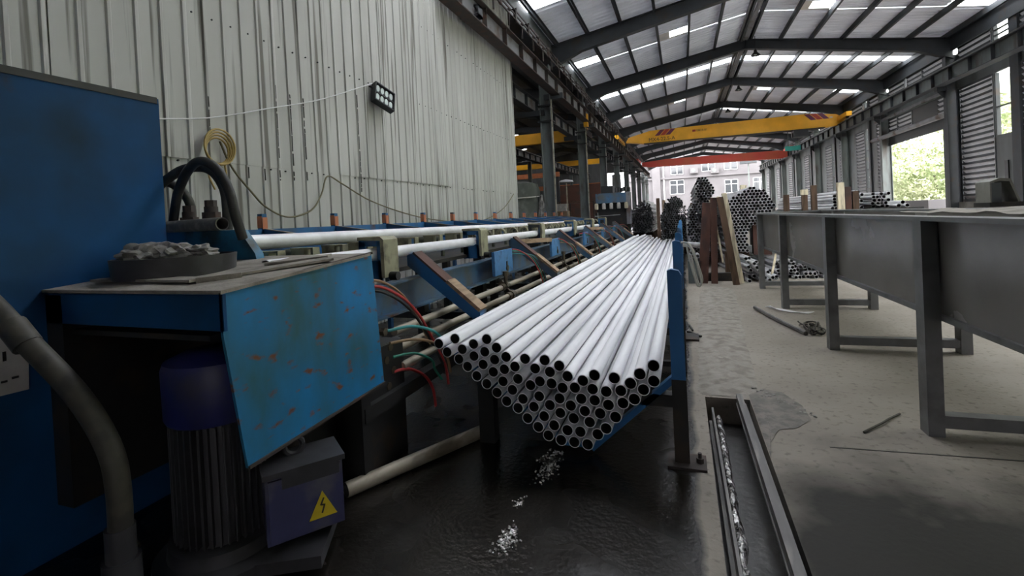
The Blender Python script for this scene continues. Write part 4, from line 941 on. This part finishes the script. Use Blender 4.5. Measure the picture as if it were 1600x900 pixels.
t = thing('covered_tank', 'large upright tank under a green grey tarpaulin past the white wall end', 'tank', (-4.5, 14.6, 0))
b = MB(); n = 40; prof = [(.62, 0), (.66, .5), (.64, 1.0), (.66, 1.45), (.60, 1.75), (.62, 1.80), (.60, 2.1), (.52, 2.32), (.2, 2.4), (.02, 2.4)]
vs = []
for r, z in prof:
    for k in range(n):
        a = 2*PI*k/n; rr = r*(1+.07*math.sin(a*5+z*2)+.05*noise.noise((math.cos(a)*2, math.sin(a)*2, z*2))); vs.append((-4.75+rr*math.cos(a), 14.4+rr*math.sin(a), z))
b.add(vs, [(i*n+k, i*n+(k+1) % n, (i+1)*n+(k+1) % n, (i+1)*n+k) for i in range(len(prof)-1) for k in range(n)]); b.build('tarpaulin', 'tarp', t)
ring = [(-4.75+.64*math.cos(a), 14.4+.64*math.sin(a), 1.92+.05*math.sin(a)) for a in [2*PI*k/28 for k in range(29)]]
MB().tube(ring, .018, 6).build('tie_rope', 'rope', t)
tag(MB().blob((-4.02, 14.1, 1.3), (.10, .10, .62), 5, .3, 3).box(-4.1, -3.94, 14.0, 14.2, 0, .8).build('hanging_cloth', 'rag'), 'crumpled pale cloth on a post beside the tarpaulin tank', 'cloth')
for i, (x, y, h) in enumerate(((-4.5, 17.6, 2.5), (-4.35, 19.0, 2.6))):
    t = thing('lamp_stand', ['thin pale stand between the tarpaulin tank and the first column', 'thin stand with a round white lamp head behind the first column'][i], 'stand', (x, y, 0))
    MB().cyl((x, y, 0), (x, y, h), .025, 8).build('pole', 'tube', t); MB().lathe([(.16, 0), (.16, .02), (.02, .03)], (x, y, 0), 12).build('foot', 'dark', t)
    if i: MB().lathe([(.02, .0), (.30, .02), (.26, .09), (.04, .14)], (x, y, h), 20).build('lamp_head', 'white', t)
t = thing('wooden_cabinet', 'brown cabinet with a pale box on top behind the first column', 'cabinet', (-5.3, 22, 0))
MB().box(-5.6, -5.0, 21.7, 22.3, 0, 1.5).build('body', 'wood', t); MB().box(-5.58, -5.02, 21.68, 21.7, .1, .75).build('door', 'wooddk', t)
tag(MB().rbox((-5.3, 22, 1.66), (.5, .45, .32)).rbox((-5.3, 22, 1.83), (.52, .47, .02)).build('carton', 'paper'), 'pale carton on top of the brown cabinet behind the first column', 'carton')
def rackbox(x, y, wd, h, m, label):
    t = thing('storage_rack', label, 'rack', (x, y, 0))
    for dx in (-wd/2, wd/2):
        for dy in (0, .5): MB().box(x+dx-.03, x+dx+.03, y+dy-.03, y+dy+.03, 0, h).build('upright', m, t)
    for z in (.5, 1.2, h-.05): MB().box(x-wd/2, x+wd/2, y, y+.5, z, z+.04).build('shelf', 'wooddk', t)
rackbox(-5.2, 26, 1.4, 2.0, 'rustdk', 'rusty storage rack between the first and second left columns')
rackbox(-6.6, 30, 1.8, 2.2, 'dirty', 'dark storage rack deep in the left bay before the red brown wall')
tag(MB().box(-5.2, -4.5, 39, 39.1, 0, 4.4).build('pale_board', 'beamlt'), 'pale board standing between the left columns behind the small blue machine', 'board')
def leftcrane(y, x0, x1, z, h, m, label):
    t = thing('overhead_crane', label, 'crane', ((x0+x1)/2, y, z))
    MB().extr([(x0, y, z+.05), (x0+.7, y, z-h/2), (x1-.7, y, z-h/2), (x1, y, z+.05), (x1, y, z+h/2), (x0, y, z+h/2)], (0, .3, 0)).build('girder', m, t)
    for x in (x0+.1, x1-.1): MB().box(x-.15, x+.15, y-.8, y+1.1, z-.15, z+.15).build('end_truck', 'rustdk', t)
    MB().box((x0+x1)/2-.5, (x0+x1)/2+.5, y-.3, y+.5, z-h/2-.6, z-h/2).build('hoist', 'dark', t)
leftcrane(24, -14.5, -4.3, 5.35, .55, 'craney', 'dim yellow overhead crane girder in the left bay behind the white wall end')
leftcrane(39.3, -14.5, -4.3, 5.62, .42, 'craney', 'yellow overhead crane girder farther back in the left bay')
t = thing('overhead_crane', 'low orange overhead crane girder deep in the left bay', 'crane', (-11.5, 34.5, 4.4)); MB().box(-15.5, -8.4, 34.4, 34.7, 4.2, 4.55).build('girder', 'orange', t)
for x in (-15.3, -8.55): MB().box(x-.12, x+.12, 34.4, 34.7, 0, 4.2).build('leg', 'frame', t)
t = thing('overhead_crane', 'second low orange girder seen under the pale runway in the left bay', 'crane', (-10.5, 43.5, 3.0)); MB().box(-14, -6.4, 43.4, 43.7, 3.75, 4.15).build('girder', 'orange', t)
for x in (-13.8, -6.6): MB().box(x-.12, x+.12, 43.4, 43.7, 0, 3.75).build('leg', 'frame', t)
# ================================================================== OVERHEAD CRANES OF THE MAIN BAY
yc_, yz = 30.0, 5.84
t = thing('overhead_crane', 'big yellow overhead crane girder with striped ends across the hall', 'crane', (2.5, yc_, yz))
b = MB(); poly = [(-3.05, 5.42), (-2.0, 5.26), (7.4, 5.20), (8.25, 5.30), (8.35, 5.62), (7.9, 5.86), (6.6, 6.02), (-1.6, 6.00), (-2.9, 5.70)]
b.extr([(x, yc_, z+.12) for x, z in poly], (0, .4, 0)); g = b.build('girder', 'craney', t)
b = MB().bar((-2.0, yc_+.2, 5.38), (7.4, yc_+.2, 5.32), .55, .03).build('bottom_flange', 'rustdk', t)
for x in (-3.42, 8.09):
    MB().box(x-.12, x+.12, yc_-1.5, yc_+1.9, 5.60, 5.82).build('end_truck', 'craney', t)
    for dy in (-1.2, 1.6): MB().cyl((x-.06, yc_+dy, 5.61), (x+.06, yc_+dy, 5.61), .08, 14).build('wheel', 'dark', t)
for x0, s in ((-1.35, 1), (6.75, -1)):
    for k, m_ in enumerate(('purple', 'redstripe', 'purple')):
        x = x0+.30*k; MB().extr([(x, yc_-.006, 5.78), (x+.26, yc_-.006, 5.78), (x+.26+s*.32, yc_-.006, 6.11), (x+s*.32, yc_-.006, 6.11)], (0, .006, 0)).build('stripe', m_, t)
def text(s, p, size, m, parent, nm='lettering', rot=(PI/2, 0, 0)):
    c = bpy.data.curves.new(nm, 'FONT'); c.body = s; c.size = size; c.extrude = .002; c.materials.append(M[m]); c.resolution_u = 2
    o = bpy.data.objects.new(nm, c); COL.objects.link(o); o.rotation_euler = rot
    bpy.context.view_layer.update(); me = bpy.data.meshes.new_from_object(o.evaluated_get(bpy.context.evaluated_depsgraph_get())); bpy.data.objects.remove(o)
    o = bpy.data.objects.new(nm, me); COL.objects.link(o); o.parent = parent; o.location = Vector(p)-WLOC[parent.name]; o.rotation_euler = rot; return o
text('MX4-22.5-A', (-1.72, yc_-.012, 5.47), .30, 'ink', t)
text('GB15-01', (.95, yc_-.012, 5.80), .17, 'ink', t)
MB().box(.75, .93, yc_-.01, yc_, 5.80, 5.92).build('emblem', 'redstripe', t)
MB().box(7.62, 7.76, yc_-.012, yc_, 5.80, 5.86).build('plate', 'paper', t)
h = MB().box(5.9, 6.6, yc_-.1, yc_+.5, 4.95, 5.30).build('hoist', 'dark', t); MB().cyl((5.85, yc_+.2, 5.08), (6.7, yc_+.2, 5.08), .13, 12).build('drum', 'dark', h)
MB().box(6.15, 6.35, yc_+.1, yc_+.3, 5.3, 5.40).build('trolley', 'dark', t)
tag(MB().box(6.6, 7.5, 36.2, 36.3, 4.85, 5.15).build('teal_board', 'tealsign'), 'small teal board hanging beyond the right end of the yellow crane', 'board')
MB().cyl((6.8, 36.25, 5.1), (6.8, 36.25, 6.3), .02, 6).build('hanger', 'dark', bpy.data.objects['teal_board'])
t = thing('overhead_crane', 'red overhead crane girder near the open far end of the hall', 'crane', (2.5, 43, 5.2))
MB().extr([(-3.1, 43, 5.25), (-2.5, 43, 5.12), (7.6, 43, 4.98), (8.3, 43, 5.18), (8.3, 43, 5.42), (7.4, 43, 5.62), (-1.0, 43, 5.70), (-3.1, 43, 5.55)], (0, .4, 0)).build('girder', 'cranered', t)
for x in (-3.42, 8.09): MB().box(x-.12, x+.12, 41.9, 44.5, 5.62, 5.82).build('end_truck', 'cranered', t)
t = thing('crane_buffer', 'yellow warning block on the left runway by the second column', 'block', (XL-.1, 20.3, 5.3)); MB().box(XL-.02, XL+.14, 18.9, 19.1, 4.75, 5.25).build('block', 'craney', t)
# ================================================================== THINGS ON THE WHITE WALL
t = thing('flood_light', 'tilted black flood light with eight lenses on the white wall', 'lamp', (WX+.12, 5.4, 2.9))
def fl_(u, v, d=0.0):                             # local frame of the tilted lamp face
    a = math.radians(-24); uu = Vector((.22, .95, 0)).normalized(); vv = Vector((-.30, 0, .95)).normalized(); n = uu.cross(vv).normalized()
    uu2 = uu*math.cos(a)+vv*math.sin(a); vv2 = -uu*math.sin(a)+vv*math.cos(a)
    return Vector((WX+.13, 5.34, 2.905))+uu2*u*.80+vv2*v*1.15+n*d
b = MB()
for u0, u1, v0, v1, d0, d1 in ((-.19, .19, -.13, .13, -.05, .0), (-.19, .19, .115, .13, 0, .035), (-.19, .19, -.13, -.115, 0, .035), (-.19, -.175, -.13, .13, 0, .035), (.175, .19, -.13, .13, 0, .035), (-.19, .19, -.008, .008, 0, .02)):
    b.add([fl_(u, v, d) for d in (d0, d1) for v in (v0, v1) for u in (u0, u1)], [(0, 2, 3, 1), (4, 5, 7, 6), (0, 1, 5, 4), (2, 6, 7, 3), (0, 4, 6, 2), (1, 3, 7, 5)])
b.build('lamp_body', 'dark', t)
for r_ in (0, 1):
    for k in range(4):
        c0 = fl_(-.128+.085*k, .06-.12*r_, .001); b = MB(); b.extr([fl_(-.128+.085*k+.032*math.cos(a), .06-.12*r_+.046*math.sin(a), .001) for a in [2*PI*j/14 for j in range(14)]], fl_(0, 0, .014)-fl_(0, 0, 0)); b.build('lens', 'lens', t)
b = MB(); b.bar((WX+.02, 5.20, 3.03), fl_(-.19, .05, -.02), .03, .012); b.bar((WX+.02, 5.20, 3.03), fl_(-.05, .13, -.03), .03, .012); b.build('yoke', 'dark', t)
def cable(nm, pts, r, m, label, cat='cable'):
    return tag(MB().tube(smoothpts(pts, 6), r, 6).build(nm, m), label, cat)
cx_ = WX+.045
cable('white_wire', [(cx_, 2.3, 2.09), (cx_, 2.52, 2.13), (cx_, 2.96, 2.22), (cx_, 3.57, 2.42), (cx_, 4.28, 2.66), (cx_, 5.23, 3.07)], .006, 'twhite', 'thin white wire slung across the white wall to the flood light')
cable('hanging_cable', [(cx_, 3.02, 2.03), (cx_, 3.12, 1.82), (cx_, 3.30, 1.62), (cx_, 3.47, 1.47), (cx_, 3.73, 1.38), (cx_, 4.04, 1.45), (cx_, 4.20, 1.62), (cx_, 4.31, 1.82), (cx_, 4.55, 1.75), (cx_, 5.09, 1.56), (cx_, 6.0, 1.38), (cx_, 6.93, 1.28), (cx_, 8.0, 1.24), (cx_, 8.82, 1.28), (cx_, 9.8, 1.5), (cx_, 10.5, 1.83)], .009, 'cable', 'sagging khaki cable looped along the white wall above the conveyor')
b = MB()
for k in range(4):
    rr = .105+.012*k; b.tube([(cx_+.012*k, 2.99+rr*math.cos(a), 1.945+rr*1.05*math.sin(a)+.01*k) for a in [2*PI*j/24 for j in range(25)]], .009, 6)
b.tube(smoothpts([(cx_, 2.92, 1.86), (cx_, 2.90, 1.74), (cx_, 2.95, 1.62)], 5), .008, 6); b.tube(smoothpts([(cx_, 3.05, 1.86), (cx_, 3.06, 1.74), (cx_, 3.03, 1.66)], 5), .008, 6)
tag(b.build('cable_coil', 'ycab'), 'coil of yellowish cable hung on the white wall behind the hoses', 'cable')
# ================================================================== FLOOR DEBRIS
tag(one_pipe((-1.52, 1.80, .036), (-1.12, 2.56, .036), .035, 'tube', 'floor_pipe'), 'grimy steel pipe lying on the wet floor under the rack leg', 'pipe')
tag(MB().tube(smoothpts([(.78, 6.45, .03), (.86, 6.05, .025), (.95, 5.65, .022), (1.06, 5.22, .02)], 5), .022, 8).build('bent_bar', 'rail'), 'bent grey bar lying on the dry floor before the tank legs', 'bar')
b = MB()
for k in range(5): b.tube(smoothpts([(.92+.01*k, 6.62-.02*k, .01+.006*k), (1.02, 6.50-.05*k, .012+.005*k), (1.14+.01*k, 6.36-.02*k, .012), (1.30+.02*k, 6.22+.03*k, .01)], 4), .006, 5)
tag(b.build('strap_bundle', 'twhite'), 'bundle of thin pale straps on the floor beyond the bent bar', 'strap')
b = MB(); pts = []
for k in range(40): a = k*.9; pts.append((1.16+.075*math.cos(a)*(1+.3*math.sin(k)), 5.42+.22*math.sin(a*1.13), .012+.014*(k % 4)))
b.tube(smoothpts(pts, 3), .007, 5); tag(b.build('wire_tangle', 'wire'), 'dark wire tangle on the floor at the end of the bent bar', 'wire')
tag(MB().tube([(.87, 3.04, .008), (1.00, 3.18, .012), (1.05, 3.25, .008), (1.14, 3.35, .008)], .006, 5).build('thin_stick', 'wire'), 'thin dark stick on the dry floor left of the near tank leg', 'stick')
tag(MB().box(-.02, .10, 4.85, 5.1, 0, .02).bar((-.0, 5.2, .01), (.12, 5.0, .012), .02, .02).bar((.02, 5.5, .01), (.05, 5.25, .012), .015, .015).build('scrap_iron', 'dirty'), 'small dark scrap pieces on the floor beside the rack uprights', 'scrap')
# ================================================================== OUTSIDE: white building and trees
bl = thing('white_building', 'white two storey building with windows beyond the open far end', 'building', (5, 69, 0)); BY = 69.0
MB().box(-7, 24, BY, BY+6, 0, 10.2).build('wall', 'facade', bl); MB().box(-7, 24, BY-.25, BY, 5.6, 5.85).build('ledge', 'facade', bl); MB().box(-3.7, -2.65, BY-.45, BY, 0, 7.3).build('pier', 'facade', bl)
MB().cyl((-2.2, BY-.1, 0), (-2.2, BY-.1, 7.6), .09, 8).build('drain_pipe', 'glassf', bl)
for (x0, x1, z0, z1) in ((-1.45, .4, 3.5, 5.4), (5.4, 7.0, 3.25, 5.0), (8.75, 10.35, 3.3, 5.05), (-1.25, .35, 6.15, 7.75), (2.65, 4.35, 6.3, 7.85), (5.4, 7.0, 6.3, 7.95), (12.2, 14, 6.25, 7.85), (13.1, 15, 3.25, 5.1)):
    wn = MB(); ya, yb = BY-.08, BY; wn.box(x0, x1, ya, yb, z0, z0+.05).box(x0, x1, ya, yb, z1-.05, z1).box(x0, x0+.05, ya, yb, z0, z1).box(x1-.05, x1, ya, yb, z0, z1).box((x0+x1)/2-.05, (x0+x1)/2+.05, ya, yb, z0, z1).box(x0, x1, ya, yb, z0+(z1-z0)*.65, z0+(z1-z0)*.69)
    wn = wn.build('window', 'glassf', bl); MB().box(x0+.06, x1-.06, BY-.05, BY-.01, z0+.06, z1-.06).build('pane', 'pane', wn)
for x, z in ((1.7, 6.15), (4.25, 5.95), (11.0, 6.15)):
    a = MB().box(x-.5, x+.5, BY-.55, BY-.05, z, z+.75).build('air_conditioner', 'facade', bl)
    MB().cyl((x-.1, BY-.57, z+.38), (x-.1, BY-.55, z+.38), .28, 18).build('fan_grille', 'column', a)
t = thing('canopy_post', 'dark headed lamp post before the white building', 'lamp post', (7.7, 64, 0)); MB().cyl((7.7, 64, 0), (7.7, 64, 6.6), .08, 8).build('pole', 'column', t); MB().box(6.8, 8.6, 63.7, 64.3, 6.5, 6.9).build('lamp_head', 'frame', t)
t = thing('slanted_canopy', 'dark slanted canopy arm outside at the right of the far opening', 'canopy', (11, 60, 4.4)); MB().bar((10.4, 59.5, 6.0), (9.0, 60.4, 5.0), .14, .16).build('arm', 'frame', t); MB().bar((10.4, 59.5, 5.1), (9.6, 60.0, 5.4), .1, .1).build('brace', 'frame', t); MB().box(10.3, 10.5, 59.4, 59.6, 0, 6.05).build('post', 'frame', t)
o = MB().extr([(24, -10, -1), (24, 110, -1), (60, 110, 26), (60, -10, 26)], (0, 0, -1)).build('trim_3', 'grass'); o['kind'] = 'structure'
def leafcloud(seed, n=1500, R=2.4):
    random.seed(seed); b = MB()
    cs = [(Vector((random.uniform(-1, 1), random.uniform(-1, 1), random.uniform(-.8, .9)))*R*.62, random.uniform(.5, .9)*R*.55) for _ in range(9)]
    for i in range(n):
        c, r = random.choice(cs); d = Vector((random.gauss(0, 1), random.gauss(0, 1), random.gauss(0, 1))).normalized(); p = c+d*r*random.uniform(.75, 1.05)
        u = Vector((random.gauss(0, 1), random.gauss(0, 1), random.gauss(0, 1))).normalized(); v = d.cross(u).normalized(); s = random.uniform(.10, .22)
        b.add([p-u*s, p+v*s*.5, p+u*s, p-v*s*.5], [(0, 1, 2, 3)])
    return b.mesh('leaf_crown', 'leaf', smooth=False)
crowns = [leafcloud(s) for s in (1, 2, 3)]
random.seed(11)
spots = [(15.5, 30, 1.0), (13.8, 36, .8), (16.5, 41, 1.15), (14.5, 47, 1.0), (18.5, 52, 1.3), (20, 36, 1.3), (21, 45, 1.4), (17, 24, 1.1), (15, 18, 1.0), (24.5, 56, 1.3), (24, 50, 1.4), (25, 40, 1.5)]
for i, (x, y, s) in enumerate(spots):
    hh = 2.6*s+(max(0, x-18)*.55)
    t = thing('leafy_tree', 'pale green leafy tree outside, %s counted along the right wall from the camera' % ORD[sorted(range(len(spots)), key=lambda q: spots[q][1]).index(i)], 'tree', (x, y, -.05), 'trees beyond the right wall')
    MB().tube([(x, y, -.05), (x+.1, y, hh*.5), (x, y+.1, hh)], [.16*s, .12*s, .07*s], 8).build('trunk', 'bark', t)
    for k in range(2):
        o = inst('crown', crowns[(i+k) % 3], (x+random.uniform(-.6, .6), y+random.uniform(-.8, .8), hh+.6-k*2.0*s), t, (0, 0, random.uniform(0, 6))); o.scale = (s, s, s*.9)
t = thing('bare_shrub', 'bare dark branching shrub just outside the open door', 'shrub', (10.2, 24, -.02))
bb = MB()
for pts in ([(10.0, 23.2, 0), (10.0, 23.0, .8), (10.0, 22.5, 1.3), (10.05, 22.2, 1.9), (10.1, 22.1, 2.3)], [(10.0, 23.2, .6), (10.0, 23.6, 1.2), (10, 23.7, 1.6)], [(10.05, 22.2, 1.9), (10, 21.6, 2.05), (10, 21.2, 1.9)], [(10.1, 22.1, 2.3), (10.1, 22.9, 2.35), (10.1, 23.5, 2.25)], [(10.1, 22.1, 2.3), (10.1, 21.6, 2.45)]):
    bb.tube(smoothpts(pts, 4), .03, 5)
bb.build('branch', 'bark', t)
tag(MB().box(9.6, 10.6, 24.5, 27.2, 0, 1.18).build('low_wall', 'facade'), 'low white wall outside the open door', 'wall')
tag(MB().box(9.0, 9.06, 20.6, 20.66, 0, 1.75).build('iron_post', 'dark'), 'thin dark post outside by the near edge of the open door', 'post')
